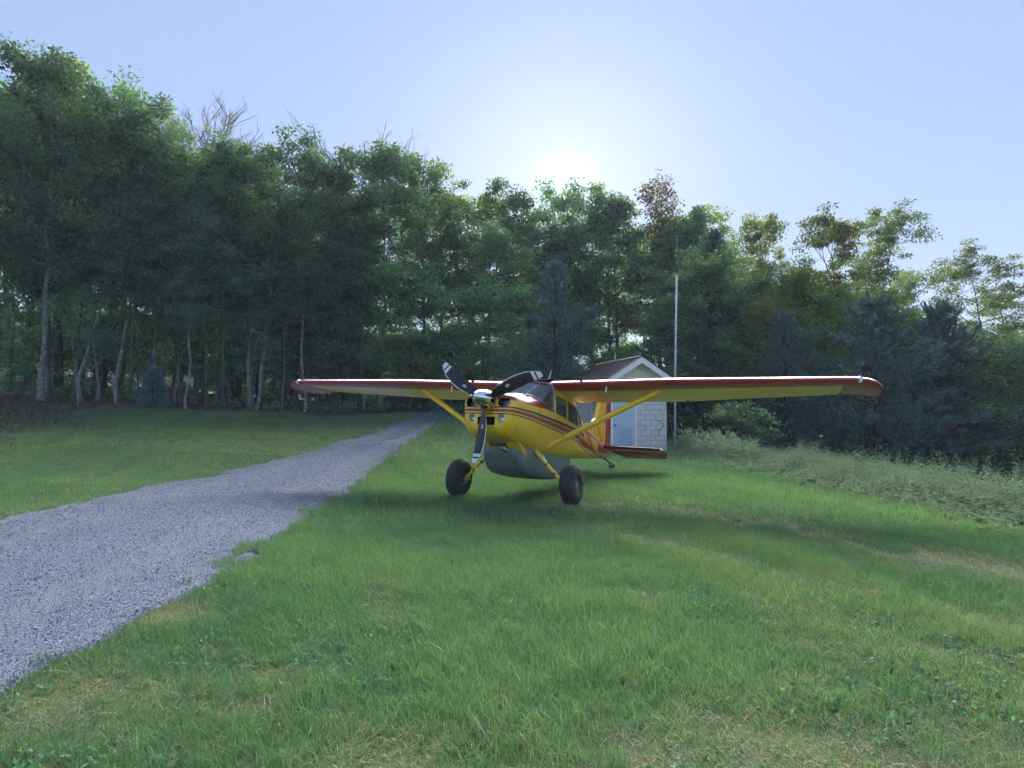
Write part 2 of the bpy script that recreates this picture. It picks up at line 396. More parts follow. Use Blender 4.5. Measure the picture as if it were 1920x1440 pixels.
hz1 = n.new('ShaderNodeMixShader'); hz1.inputs[0].default_value = .5; l.new(df.outputs[0], hz1.inputs[1]); l.new(df2.outputs[0], hz1.inputs[2])
hz2 = n.new('ShaderNodeMixShader'); hz2.inputs[0].default_value = .13; l.new(mx.outputs[0], hz2.inputs[1]); l.new(hz1.outputs[0], hz2.inputs[2])   # scratched old acrylic, plus sky brightness put in as pale blue diffuse
l.new(hz2.outputs[0], n['Material Output'].inputs[0])
n.remove(b)
m_lens, n, l, b = newmat('lamp_lens'); b.inputs['Base Color'].default_value = (.8, .85, .88, 1); b.inputs['Roughness'].default_value = .12
vo = n.new('ShaderNodeTexVoronoi'); vo.inputs['Scale'].default_value = 60; l.new(objco(n), vo.inputs['Vector']); bump(n, l, vo.outputs['Distance'], b, .5, .01); b.inputs['Metallic'].default_value = .6

# --- fuselage loft: key columns x key rows, refined with a low-tension spline
def cr(p0, p1, p2, p3, t, k=.38):
    m1 = (p2 - p0) * k; m2 = (p3 - p1) * k; t2 = t * t; t3 = t2 * t
    return p1 * (2 * t3 - 3 * t2 + 1) + m1 * (t3 - 2 * t2 + t) + p2 * (3 * t2 - 2 * t3) + m2 * (t3 - t2)
def refine(A, axis, sub):
    A = np.moveaxis(A, axis, 0); n_ = len(A); out = []
    for i in range(n_ - 1):
        p0 = A[max(i - 1, 0)]; p1 = A[i]; p2 = A[i + 1]; p3 = A[min(i + 2, n_ - 1)]
        if i == 0: p0 = 2 * p1 - p2
        if i == n_ - 2: p3 = 2 * p2 - p1
        for s in range(sub): out.append(cr(p0, p1, p2, p3, s / sub))
    out.append(A[-1]); return np.moveaxis(np.array(out), 0, axis)
def col_(a, ls, us): 
    a = a if hasattr(a, '__len__') else [a] * 8
    return [[ls[i], a[i], us[i]] for i in range(8)]
FW = ([0, .38, .515, .535, .525, .455, .27, 0], [-.64, -.615, -.44, -.15, .03, .165, .255, .275])
cowl_k = np.array([
 col_(.10, [0, .17, .29, .33, .335, .29, .17, 0], [-.40, -.38, -.26, -.10, -.01, .06, .085, .09]),
 col_(.135, [0, .22, .355, .40, .40, .345, .205, 0], [-.48, -.45, -.32, -.10, .0, .085, .115, .125]),
 col_(.26, [0, .29, .43, .455, .452, .39, .23, 0], [-.545, -.515, -.37, -.11, .01, .105, .15, .16]),
 col_(.62, [0, .35, .485, .505, .50, .43, .25, 0], [-.595, -.57, -.40, -.13, .02, .135, .20, .215]),
 col_(1.012, *FW)], float)
SUB = 5
def full(K):
    G = refine(refine(K, 0, SUB), 1, SUB)
    Lm = G.copy()[:, ::-1]; Lm[..., 0] *= -1
    return np.concatenate([G, Lm[:, 1:-1]], 1)         # closed rings
G = full(cowl_k); nr = G.shape[1]
cb = AB(); vs = G.reshape(-1, 3); fs = [(i * nr + k, i * nr + (k + 1) % nr, (i + 1) * nr + (k + 1) % nr, (i + 1) * nr + k) for i in range(len(G) - 1) for k in range(nr)]
fs += [tuple(range(nr)), tuple(reversed(range((len(G) - 1) * nr, len(G) * nr)))]
cb.add(vs, fs); cowl = cb.build('cowling', [m_livery, m_dark], smooth=True)
# openings cut into the cowling: two air inlets, two lamp recesses, one intake
cuts = []
def cutter(ab, mats):
    o = ab.build('cut', mats); cuts.append(o); return o
for s in (-1, 1):
    pts = []
    for k in range(20):
        q_ = 2 * math.pi * k / 20; e_ = .72
        pts.append((s * .275 + .098 * math.copysign(abs(math.cos(q_)) ** e_, math.cos(q_)), .0, -.022 + .068 * math.copysign(abs(math.sin(q_)) ** e_, math.sin(q_))))
    cutter(AB().prism(pts, (0, -.1, 0), (0, .34, 0)), [m_dark])
    c_ = AB().lathe([(-.2, .062), (.12, .062)], (s * .245, .13, -.268), (0, 1, 0), 20)
    c_.f += [tuple(range(20)), tuple(reversed(range(20, 40)))]; c_.m += [0, 0]; cutter(c_, [m_yel])
cutter(AB().box((0, .13, -.31), (.29, .24, .125)), [m_dark])
for c_ in cuts:
    md = cowl.modifiers.new('b', 'BOOLEAN'); md.operation = 'DIFFERENCE'; md.object = c_; md.solver = 'EXACT'; md.material_mode = 'TRANSFER'
dg = bpy.context.evaluated_depsgraph_get(); dg.update()
newme = bpy.data.meshes.new_from_object(cowl.evaluated_get(dg)); cowl.modifiers.clear(); cowl.data = newme
for c_ in cuts: bpy.data.objects.remove(c_)
sharp_smooth(cowl, 40)
for s in (-1, 1):
    lp = AB().lathe([(0, .001), (.0, .03), (.012, .05), (.03, .055)], (s * .245, .165, -.268), (0, 1, 0), 20).build('landing_lamp', m_lens, cowl, True)
    AB().lathe([(0, .061), (-.004, .055), (.0, .051), (.02, .054)], (s * .245, .158, -.268), (0, 1, 0), 24).build('lamp_rim', m_chrome, cowl, True)
    AB().box((s * .275, .30, -.022), (.18, .05, .11)).build('engine_baffle', m_alu, cowl)
    # cowl flaps hanging open under the cowling
    AB().prism([(s * .165, .52, -.575), (s * .345, .55, -.53), (s * .375, .88, -.70), (s * .345, .89, -.765), (s * .15, .84, -.785)], (0, 0, 0), (0, .014, .018)).build('cowl_flap', m_yel, cowl)
for k in range(6): AB().box((0, .15, -.265 - k * .019), (.288, .02, .005)).build('intake_slat', m_blk, cowl)
for k in (-1, 0, 1): AB().box((k * .075, .16, -.31), (.005, .012, .122)).build('intake_bar', m_blk, cowl)
AB().add([(x, .124, z) for x, z in [(-.155, -.237), (.155, -.237), (.155, -.383), (-.155, -.383), (-.142, -.25), (.142, -.25), (.142, -.37), (-.142, -.37)]],
         [(0, 1, 5, 4), (1, 2, 6, 5), (2, 3, 7, 6), (3, 0, 4, 7)]).build('intake_frame', m_blk, cowl)
AB().tube([(.10, .55, -.66), (.12, .75, -.72), (.12, .98, -.78)], [.035, .035, .032], 12).build('exhaust_pipe', m_alu, cowl, True)
for k in range(3): AB().box((.30 + k * .03, .80, .232 - k * .012), (.012, .05, .02)).build('cowl_latch', m_blk, cowl)

cols = np.array([
 col_(1.02, *FW),
 col_([1.2, 1.2, 1.2, 1.24, 1.36, 1.14, 1.06, 1.03], [0, .385, .52, .545, .545, .465, .28, 0], [-.65, -.625, -.445, -.15, .05, .18, .265, .285]),
 col_([1.45, 1.45, 1.45, 1.45, 1.52, 1.49, 1.445, 1.41], [0, .39, .53, .557, .555, .54, .485, 0], [-.675, -.65, -.455, -.15, .06, .37, .53, .60]),
 col_([1.53, 1.53, 1.53, 1.53, 1.60, 1.58, 1.55, 1.52], [0, .39, .535, .56, .56, .54, .485, 0], [-.67, -.645, -.455, -.15, .06, .38, .54, .615]),
 col_(2.20, [0, .39, .54, .57, .565, .53, .47, 0], [-.64, -.615, -.44, -.15, .042, .39, .55, .63]),
 col_(2.28, [0, .39, .54, .57, .565, .53, .47, 0], [-.635, -.61, -.435, -.15, .04, .385, .55, .63]),
 col_(2.86, [0, .375, .525, .555, .55, .50, .41, 0], [-.60, -.58, -.41, -.15, .022, .35, .52, .60]),
 col_(2.94, [0, .37, .52, .55, .545, .49, .38, 0], [-.595, -.575, -.405, -.15, .02, .36, .56, .61]),
 col_(3.40, [0, .32, .45, .48, .465, .41, .30, 0], [-.56, -.54, -.38, -.15, .01, .25, .43, .49]),
 col_(4.1, [0, .26, .365, .39, .375, .32, .20, 0], [-.49, -.475, -.34, -.13, .01, .15, .25, .285]),
 col_(5.2, [0, .20, .275, .295, .28, .225, .13, 0], [-.385, -.375, -.28, -.12, -.02, .08, .15, .175]),
 col_(6.3, [0, .11, .155, .165, .15, .12, .06, 0], [-.27, -.265, -.21, -.11, -.05, .01, .06, .08]),
 col_(7.0, [0, .02, .03, .035, .03, .025, .015, 0], [-.20, -.195, -.16, -.10, -.06, -.03, -.01, 0])], float)
Gh = refine(refine(cols, 0, SUB), 1, SUB)                 # half grid
panes = {'windshield': (1, 2, 4, 7), 'door_window': (3, 4, 4, 5), 'rear_side_window': (5, 6, 4, 5), 'quarter_window': (7, 8, 4, 5)}
def which(ci, ri):
    for k, (c0, c1, r0_, r1_) in panes.items():
        if c0 <= ci < c1 and r0_ <= ri < r1_: return k
    return 'fuselage'
groups = {}
for i in range(Gh.shape[0] - 1):
    for j in range(Gh.shape[1] - 1): groups.setdefault(which(i // SUB, j // SUB), []).append((i, j))
def patch(cells, side, inset=0.0):
    vs = {}; V = []; F = []
    def vid(i, j):
        if (i, j) not in vs:
            p = Gh[i, j].copy()
            if inset:
                p[0] *= (1 - inset / max(.2, abs(p[0]))); p[2] -= math.copysign(inset, p[2] + .1) * (.7 if abs(p[0]) < .45 else .15)
            vs[(i, j)] = len(V); V.append((p[0] * side, p[1], p[2]))
        return vs[(i, j)]
    for i, j in cells: F.append((vid(i, j), vid(i + 1, j), vid(i + 1, j + 1), vid(i, j + 1)))
    return V, F
def merged(cells, inset=0.0, sides=(1, -1)):
    ab = AB()
    for s in sides: ab.add(*patch(cells, s, inset))
    return ab
def weld(o):
    bm = bmesh.new(); bm.from_mesh(o.data); bmesh.ops.remove_doubles(bm, verts=bm.verts, dist=.0005)
    bmesh.ops.recalc_face_normals(bm, faces=bm.faces); bm.to_mesh(o.data); bm.free(); return o
fus = weld(merged(groups['fuselage']).build('fuselage', m_livery)); sharp_smooth(fus, 40)
weld(merged([c for c in groups['fuselage'] if SUB * 1 <= c[0] < SUB * 9], .025).build('cabin_lining', m_int, fus))
weld(merged(groups['windshield'], .004).build('windshield', m_glass, plane, True))
for k in ('door_window', 'rear_side_window', 'quarter_window'):
    for s in (1, -1):
        w_ = merged(groups[k], .006, (s,)).build(k, m_glass, plane, True)
        # thin rubber seal round the pane
        c0, c1, r0_, r1_ = panes[k]
        ring = [Gh[c0 * SUB, j] for j in range(r0_ * SUB, r1_ * SUB + 1)] + [Gh[i, r1_ * SUB] for i in range(c0 * SUB, c1 * SUB + 1)] + \
               [Gh[c1 * SUB, j] for j in range(r1_ * SUB, r0_ * SUB - 1, -1)] + [Gh[i, r0_ * SUB] for i in range(c1 * SUB, c0 * SUB - 1, -1)]
        AB().tube([(p[0] * s, p[1], p[2]) for p in ring], .009, 6).build('window_seal', m_yel if k == 'door_window' else m_blk, w_, True)
# windshield frame strip and centre V brace
for s in (1, -1):
    AB().tube([(Gh[2 * SUB, j][0] * s * 1.01, Gh[2 * SUB, j][1], Gh[2 * SUB, j][2] + .004) for j in range(4 * SUB, 7 * SUB + 1)], .012, 6).build('windshield_trim', m_alu, plane, True)
    AB().tube([(Gh[SUB, j][0] * s * 1.01, Gh[SUB, j][1], Gh[SUB, j][2] + .004) for j in range(4 * SUB, 7 * SUB + 1)], .010, 6).build('windshield_trim', m_alu, plane, True)
    AB().tube([(s * .16, 1.12, .28), (s * .30, 1.46, .56)], .012, 6).build('cabin_brace', m_wht, plane, True)
    AB().tube([(s * .40, 1.72, .40), (s * .43, 1.95, .12), (s * .42, 2.5, -.02)], .012, 6).build('door_brace', m_wht, plane, True)
# seats and panel seen through the glass
AB().box((0, 1.26, .10), (.92, .10, .22)).build('instrument_panel', m_int, plane)
for s in (-1, 1):
    st = AB().box((s * .25, 2.05, -.22), (.42, .48, .14)).build('seat', m_seat, plane); bevel(st, .04, 2)
    bk = AB().box((s * .25, 2.30, .10), (.42, .12, .58), rot=Matrix.Rotation(R(-12), 3, 'X')).build('seat_back', m_seat, st); bevel(bk, .04, 2)
    AB().tube([(s * .25, 1.32, .05), (s * .25, 1.52, .06)], .012, 6).build('control_column', m_blk, plane)
    yk = AB().tube([(s * .25 - .13, 1.53, .13), (s * .25 - .13, 1.53, .02), (s * .25, 1.53, .04), (s * .25 + .13, 1.53, .02), (s * .25 + .13, 1.53, .13)], .014, 6).build('control_wheel', m_blk, plane)
# registration
def text_mesh(body, size):
    cu = bpy.data.curves.new('t', 'FONT'); cu.body = body; cu.size = size; cu.extrude = .002; cu.offset = .006; cu.shear = .0; cu.space_character = 1.05
    o = bpy.data.objects.new('t', cu); COL.objects.link(o); dg = bpy.context.evaluated_depsgraph_get()
    me = bpy.data.meshes.new_from_object(o.evaluated_get(dg)); bpy.data.objects.remove(o); return me
def side_at(a, u):
    i = int(np.argmin(np.abs(Gh[:, 3 * SUB, 1] - a))); j = int(np.argmin(np.abs(Gh[i, :, 2] - u) + (Gh[i, :, 0] < .1) * 9)); return Gh[i, j, 0]
for s in (1, -1):
    me = text_mesh('N1790R', .29); xs = [v.co.x for v in me.vertices]; x0, x1 = min(xs), max(xs)
    A0, A1 = 3.62, 5.10
    for v in me.vertices:
        t = (v.co.x - x0) / (x1 - x0); a = A0 + (A1 - A0) * t if s > 0 else A1 + .02 - (A1 - A0) * t
        hh = v.co.y; u = (-.175 - .065 * (a - A0) / (A1 - A0)) + hh
        ia = np.interp(a, Gh[:, 3 * SUB, 1], np.arange(len(Gh))); i = int(min(ia, len(Gh) - 2)); f = ia - i
        row = Gh[i] * (1 - f) + Gh[i + 1] * f
        lv = float(np.interp(u, row[SUB * 2:, 2], row[SUB * 2:, 0])) + .014 + v.co.z
        v.co = Vector((s * lv, a, u)) - B0
    me.materials.append(m_numb); link('registration_number', me, fus)

# --- wings
XU = [1, .9, .8, .68, .55, .42, .3, .2, .165, .12, .07, .04, .018, .005, 0]
def yt(x, t=.12): return 5 * t * (.2969 * math.sqrt(x) - .126 * x - .3516 * x * x + .2843 * x ** 3 - .1036 * x ** 4)
def yc(x, m_=.02, p=.4): return m_ / p ** 2 * (2 * p * x - x * x) if x < p else m_ / (1 - p) ** 2 * (1 - 2 * p + 2 * p * x - x * x)
def airfoil(lo=0.0, hi=1.0):
    up = [(x, yc(x) + yt(x)) for x in XU if lo <= x <= hi]; dn = [(x, yc(x) - yt(x)) for x in reversed(XU) if lo <= x <= hi]
    if lo == 0: dn = dn[1:]
    return up, dn
WA, WU = 1.454, .525
def wing_sta(l_):
    t = max(0, (l_ - 2.55) / 2.9)
    le = WA + .17 * t; ch = 1.63 - .46 * t; u = WU + math.tan(R(1.35)) * (l_ - .5)
    return le, ch, u
def wing_pt(l_, x, y, droop=0.0):
    le, ch, u = wing_sta(l_); inc = R(1.2) - R(2.2) * max(0, (l_ - 2.55) / 2.9)
    return (l_, le + x * ch, u + y * ch - (x - .25) * ch * math.sin(inc) - droop)
STA = [.44, .6, 1.2, 1.9, 2.5, 3.0, 3.7, 4.4, 4.95, 5.0]
CUT = .76
for s in (1, -1):
    ab = AB(); rings = []
    up = [(x, yc(x) + yt(x)) for x in [.76] + [x for x in XU if x < .76]]; dn = [(x, yc(x) - yt(x)) for x in list(reversed([x for x in XU if 0 < x < .76])) + [.76]]
    ring = up + dn; npnt = len(ring)
    for l_ in STA: rings.append([wing_pt(l_, x, y) for x, y in ring])
    vs = [(p[0] * s, p[1], p[2]) for r_ in rings for p in r_]; 
    for i in range(len(STA) - 1):
        for k in range(npnt):
            k2 = (k + 1) % npnt; xm = (ring[k][0] + ring[k2][0]) / 2; lower = k >= len(up) - 1
            m_ = 0 if (not lower or xm < .165) else 1
            if lower and .165 <= xm < .19: m_ = 1
            if i == len(STA) - 2: m_ = 0
            ab.v and None
            ab.f.append((i * npnt + k, i * npnt + k2, (i + 1) * npnt + k2, (i + 1) * npnt + k)); ab.m.append(m_)
    ab.v = list(vs); ab.f.append(tuple(range(npnt))); ab.m.append(0)
    wing = ab.build('wing', [m_red, m_yel], plane, ang=30)
    wing['label'] = 'near wing on the right, carrying the lamp in its tip' if s > 0 else 'far wing reaching left towards the woods'
    # black pinstripe under the wing
    pl = AB()
    for i in range(len(STA) - 2):
        A_ = [wing_pt(STA[i], x, yc(x) - yt(x)) for x in (.162, .168)]; B_ = [wing_pt(STA[i + 1], x, yc(x) - yt(x)) for x in (.162, .168)]
        pl.add([(p[0] * s, p[1], p[2] - .0025) for p in (A_[0], A_[1], B_[1], B_[0])], [(0, 1, 2, 3)])
    pl.build('pinstripe', m_blk, wing)
    # trailing surfaces
    for nm, l0, l1 in (('flap', .50, 2.52), ('aileron', 2.56, 4.93)):
        dv = R(3)
        tb = AB(); r2 = [(x, yc(x) + yt(x)) for x in (1, .9, .775)] + [(x, yc(x) - yt(x)) for x in (.775, .9, 1)]
        rr = []
        for l_ in np.linspace(l0, l1, 5): rr += [wing_pt(l_, x, y) for x, y in r2]
        n6 = 6
        tb.add([(p[0] * s, p[1], p[2]) for p in rr], [(i * n6 + k, i * n6 + (k + 1) % n6, (i + 1) * n6 + (k + 1) % n6, (i + 1) * n6 + k) for i in range(4) for k in range(n6)] + [tuple(range(n6)), tuple(range(24, 30))])
        tb.build(nm, m_yel, wing, ang=30)
    # drooped tip
    tb = AB(); rg = []
    fullring = [(x, yc(x) + yt(x)) for x in XU] + [(x, yc(x) - yt(x)) for x in reversed(XU[1:-1])]
    nt = len(fullring)
    for l_, sc_, dr in ((5.003, 1, 0), (5.15, .985, .006), (5.28, .93, .02), (5.38, .82, .045), (5.44, .66, .07), (5.465, .45, .09)):
        le, ch, u = wing_sta(5.0); 
        for x, y in fullring:
            p = wing_pt(5.0, .12 + (x - .12) * (1 - (1 - sc_) * .55) + (1 - sc_) * .18, y * (sc_ if y > 0 else sc_ ** .5))
            rg.append((l_ * s, p[1], p[2] - dr + (l_ - 5) * .02))
    tb.add(rg, [(i * nt + k, i * nt + (k + 1) % nt, (i + 1) * nt + (k + 1) % nt, (i + 1) * nt + k) for i in range(5) for k in range(nt)] + [tuple(range(5 * nt, 6 * nt))])
    tip = tb.build('wing_tip', m_red, wing, ang=40)
    p = wing_pt(5.0, .02, .0)
    AB().lathe([(0, .001), (.004, .03), (.02, .046), (.05, .05)], (5.17 * s, p[1] - .018, p[2] + .004), (0, 1, 0), 16).build('navigation_lamp', m_lens, wing, True)
    # small fittings
    AB().lathe([(0, .001), (.0, .022), (.06, .022)], (1.02 * s, wing_pt(1.02, .012, .02)[1] - .006, wing_pt(1.02, .01, .03)[2]), (0, 1, 0), 12).build('cabin_vent', m_dark, wing)
    AB().tube([(1.45 * s, WA + .06, WU + .0), (1.45 * s, WA + .05, WU - .12)], [.008, .014], 6).build('wing_probe', m_wht, wing)
    for k, lp in enumerate((.9, 2.0, 3.3, 4.5)):
        q_ = wing_pt(lp, .3, yc(.3) + yt(.3)); AB().lathe([(0, .05), (.012, .045), (.016, .001)], (q_[0] * s, q_[1], q_[2] - .002), (0, 0, 1), 12).build('fuel_cap' if k < 1 else 'inspection_cover', m_alu, wing)
    # strut
    lo_, hi_ = Vector((.49 * s, 1.53, -.515)), Vector((2.27 * s, 1.86, .51))
    st = AB().tube([lo_, lo_.lerp(hi_, .04), lo_.lerp(hi_, .96), hi_], [.045, .056, .056, .042], 16, flat=.88, flatdir=(0, 1, 0)).build('wing_strut', m_yel, plane, ang=50)
    AB().tube([lo_.lerp(hi_, -.02), lo_.lerp(hi_, .03)], .066, 14, flat=.95, flatdir=(0, 1, 0)).build('strut_cuff', m_yel, st, ang=50)
    AB().tube([hi_.lerp(lo_, .02) + Vector((0, 0, 0)), hi_ + Vector((.03 * s, 0, .05))], .02, 8).build('strut_fitting', m_alu, st)
# wing centre section over the cabin
ab = AB(); rr = []; xs_ = [0, .06, .15, .3, .45, .6, .8, .97]
for k_, dz in ((0, 0), (1, -.02)):
    for l_ in (-.46, -.2, 0, .2, .46):
        for x in xs_: rr.append((l_, 1.40 + x * 1.66, .612 + .085 * math.sin(math.pi * min(1, x * 1.15 + .05)) - .17 * max(0, x - .45) - .02 * abs(l_) + dz))
n8 = len(xs_); off = 5 * n8
fsr = [(i * n8 + k, i * n8 + k + 1, (i + 1) * n8 + k + 1, (i + 1) * n8 + k) for i in range(4) for k in range(n8 - 1)]
fsr += [tuple(reversed([q + off for q in f])) for f in fsr] + [(i * n8, (i + 1) * n8, off + (i + 1) * n8, off + i * n8) for i in range(4)]
ab.add(rr, fsr).build('cabin_roof', m_red, plane, ang=40)
AB().tube([(.1, 2.3, .69), (.12, 2.42, 1.0)], [.012, .004], 6).build('whip_antenna', m_wht, plane)
AB().tube([(-.25, 2.0, .69), (-.25, 2.03, .80)], [.02, .01], 6).build('beacon', m_red, plane)

# --- tail
def slab(poly, thick, axis):   # thin tapered symmetric surface from an outline
    c = sum((Vector(p) for p in poly), Vector()) / len(poly); ab = AB(); n_ = len(poly); ax = Vector(axis)
    inner = [Vector(p).lerp(c, .14) for p in poly]
    vs = [Vector(p) for p in poly] + [p + ax * thick / 2 for p in inner] + [p - ax * thick / 2 for p in inner]
    fs = [(k, (k + 1) % n_, n_ + (k + 1) % n_, n_ + k) for k in range(n_)] + [(k, 2 * n_ + k, 2 * n_ + (k + 1) % n_, (k + 1) % n_) for k in range(n_)]
    fs += [tuple(range(n_, 2 * n_)), tuple(reversed(range(2 * n_, 3 * n_)))]
    return ab.add(vs, fs)
fin = slab([(0, 4.2, .25), (0, 4.9, .34), (0, 5.2, .39), (0, 5.6, .49), (0, 5.86, .66), (0, 5.97, .9), (0, 6.15, 1.25), (0, 6.62, 1.27), (0, 6.72, .05), (0, 6.2, .02), (0, 5.2, .10)], .09, (1, 0, 0)).build('fin', m_yel, plane, ang=40)
rud = slab([(0, 6.635, 1.29), (0, 6.97, 1.24), (0, 7.12, .1), (0, 7.08, -.16), (0, 6.80, -.19), (0, 6.735, .05)], .075, (1, 0, 0)).build('rudder', m_red, plane, ang=40)
AB().tube([(.05, 5.72, .56), (.05, 6.25, .13)], .006, 4).build('fin_pinstripe', m_blk, fin)
el_r = Matrix.Rotation(R(-16), 3, 'X')
for s in (1, -1):
    hs = slab([(.03 * s, 6.02, -.02), (.5 * s, 6.05, -.02), (1.2 * s, 6.14, -.02), (1.46 * s, 6.2, -.02), (1.52 * s, 6.36, -.02), (1.5 * s, 6.60, -.02), (.03 * s, 6.60, -.02)], .085, (0, 0, 1)).build('stabilizer', m_red, plane, ang=40)
    pv = Vector((0, 6.615, -.02))
    pl_ = [pv + el_r @ (Vector(p) - pv) for p in [(.26 * s, 6.615, -.02), (1.50 * s, 6.615, -.02), (1.50 * s, 6.80, -.02), (1.46 * s, 7.06, -.02), (.42 * s, 7.10, -.02), (.14 * s, 6.78, -.02)]]
    slab(pl_, .06, el_r @ Vector((0, 0, 1))).build('elevator', m_red, hs, ang=40)
    AB().tube([(.10 * s, 6.03, -.015), (.5 * s, 6.055, -.015), (1.2 * s, 6.145, -.015), (1.45 * s, 6.2, -.015)], .024, 8).build('leading_edge_boot', m_blk, hs, True)

# --- undercarriage
GA, GU, GL = 1.316, -1.145, 1.02
def wheel(name, c, r, w, axis, smallrim):
    prof = []
    for k in range(25):
        q_ = -math.pi * .80 + 2 * math.pi * .80 * k / 24
        x = w / 2 * math.copysign(abs(math.sin(q_)) ** .8, math.sin(q_)); rr = r - w * .48 + w * .48 * math.copysign(abs(math.cos(q_)) ** .75, math.cos(q_))
        prof.append((x, max(rr, smallrim)))
    prof = [(prof[0][0] * .55, smallrim)] + prof + [(prof[-1][0] * .55, smallrim)]
    ab = AB(); ab.lathe(prof, c, axis, 40)
    o = ab.build(name, m_tyre, plane, True)
    rim = AB().lathe([(-w * .36, smallrim + .004), (-w * .36, smallrim * .86), (-w * .22, smallrim * .78), (-w * .20, smallrim * .42), (-w * .30, smallrim * .36), (-w * .30, .001)], c, axis, 24)
    rim.lathe([(w * .36, smallrim + .004), (w * .36, smallrim * .86), (w * .22, smallrim * .78), (w * .20, smallrim * .42), (w * .30, smallrim * .36), (w * .30, .001)], c, axis, 24)
    rm = rim.build('rim', m_alu, o, ang=30)
    ax = Vector(axis).normalized()
    for k in range(6):
        q_ = math.pi / 3 * k; ref = Vector((0, math.cos(q_), math.sin(q_)))
        for sd in (-1, 1): AB().lathe([(0, .008), (.012 * sd, .008), (.013 * sd, .001)], Vector(c) + ax * sd * w * .205 + ref * smallrim * .6, axis, 6).build('wheel_bolt', m_dark, o) if smallrim > .08 else None
    return o
for s in (1, -1):
    c = (GL * s, GA, GU); axv = (s, 0, .07)
    wh = wheel('main_wheel', c, .325, .255, axv, .105)
    AB().lathe([(0, .085), (.01, .085), (.012, .06), (.02, .05)], (s * (GL - .125), GA, GU - .009), (-s, 0, 0), 20).build('brake_disc', m_alu, wh, ang=30)
    leg = AB().tube([(.36 * s, 1.22, -.60), (.48 * s, 1.235, -.72), (.72 * s, 1.275, -.965), (.885 * s, GA, GU)], [.036, .033, .027, .025], 12).build('gear_leg', m_yel, plane, ang=50)
    for f in (.28, .62):
        p = Vector((.48 * s, 1.235, -.72)).lerp(Vector((.885 * s, GA, GU)), f); d_ = Vector((.405 * s, .08, -.425)).normalized()
        AB().tube([p - d_ * .012, p + d_ * .012], .036, 12).build('leg_band', m_blk, leg)
    AB().tube([(.885 * s, GA, GU), (s * (GL - .09), GA, GU)], .035, 10).build('axle', m_alu, leg)
    AB().box((s * (GL - .15), GA + .05, GU + .02), (.05, .09, .11)).build('brake_caliper', m_alu, leg)
    AB().tube([(.5 * s, 1.30, -.68), (.55 * s, 1.33, -.80), (.60 * s, 1.31, -.87)], .011, 6).build('boarding_step', m_wht, leg)
    AB().tube([(.40 * s, 1.27, -.66), (.75 * s, 1.31, -1.0), (.88 * s, 1.35, -1.10)], .006, 5).build('brake_line', m_blk, leg)
AB().tube([(0, 6.55, -.22), (0, 6.95, -.25), (0, 7.36, -.29)], [.026, .024, .022], 8).build('tail_spring', m_blk, plane, True)
tw = wheel('tail_wheel', (0, 7.48, -.43), .140, .10, (1, 0, 0), .055)
fk = AB()
for s in (1, -1): fk.tube([(.065 * s, 7.48, -.43), (.06 * s, 7.42, -.31), (0, 7.30, -.28)], .013, 6)
fk.build('tail_fork', m_blk, tw)
# --- belly pod
pk = []
for a, w_, ub, ut in ((.66, .22, -.72, -.62), (.70, .29, -.80, -.60), (.82, .33, -.93, -.58), (1.05, .37, -1.04, -.55), (1.6, .395, -1.065, -.53), (2.3, .395, -1.04, -.5), (2.9, .36, -.95, -.48), (3.35, .27, -.80, -.46), (3.62, .12, -.62, -.44)):
    d = ut - ub
    pk.append([[0, a, ub], [w_ * .66, a, ub + .01 * d], [w_ * .90, a, ub + .09 * d], [w_, a, ub + .32 * d], [w_ * 1.03, a, ub + .7 * d], [w_ * .98, a, ut]])
Gp = refine(refine(np.array(pk), 0, 5), 1, 4)
Lm = Gp.copy()[:, ::-1]; Lm[..., 0] *= -1; Gp = np.concatenate([Lm[:, :-1], Gp], 1)
n1, n2 = Gp.shape[:2]
pod = AB().add(Gp.reshape(-1, 3), [(i * n2 + k, i * n2 + k + 1, (i + 1) * n2 + k + 1, (i + 1) * n2 + k) for i in range(n1 - 1) for k in range(n2 - 1)] + [tuple(range(n2)), tuple(reversed(range((n1 - 1) * n2, n1 * n2)))]).build('cargo_pod', m_pod, plane, ang=45)
AB().add([(s_ * (np.interp(a, Gp[:, -1, 1], Gp[:, -1, 0]) + .010), a, np.interp(a, Gp[:, -1, 1], Gp[:, -1, 2]) - .05 - k) for a in np.linspace(.9, 3.2, 12) for s_ in (1,) for k in (0, .02)],
         [(i * 2, i * 2 + 1, i * 2 + 3, i * 2 + 2) for i in range(11)]).build('pod_seam', m_dark, pod)

# --- propeller
prop = link('propeller', None, plane); prop.location = -B0
def PB(ab, name, mats, parent, smooth=False, ang=None):
    o = MB.build(ab, name, mats, parent, smooth)
    if ang: sharp_smooth(o, ang)
    return o
spn = MB().lathe([(-.335, .001), (-.33, .022), (-.31, .05), (-.26, .085), (-.19, .117), (-.10, .142), (-.0, .155), (.055, .157)], (0, 0, 0), (0, 1, 0), 40)
spo = PB(spn, 'spinner', m_chrome, prop, True)
PB(MB().lathe([(.056, .159), (.085, .159), (.09, .05)], (0, 0, 0), (0, 1, 0), 40), 'spinner_backplate', m_yel, prop, ang=30)
PB(MB().lathe([(.09, .09), (.22, .09)], (0, 0, 0), (0, 1, 0), 20), 'crankshaft_flange', m_alu, prop, True)
RB = [.11, .16, .22, .30, .40, .52, .64, .74, .80, .825, .85, .872, .897, .92, .955, .97]
def blade_sec(r):
    ch = np.interp(r, [.11, .2, .35, .5, .65, .8, .93, .97], [.08, .12, .19, .206, .195, .165, .115, .075])
    sw = np.interp(r, [.11, .35, .55, .75, .97], [0, -.012, -.014, .006, .07])
    tw_ = R(np.interp(r, [.11, .4, .97], [40, 24, 13])); th = np.interp(r, [.11, .3, .97], [.05, .022, .006])
    return ch, sw, tw_, th
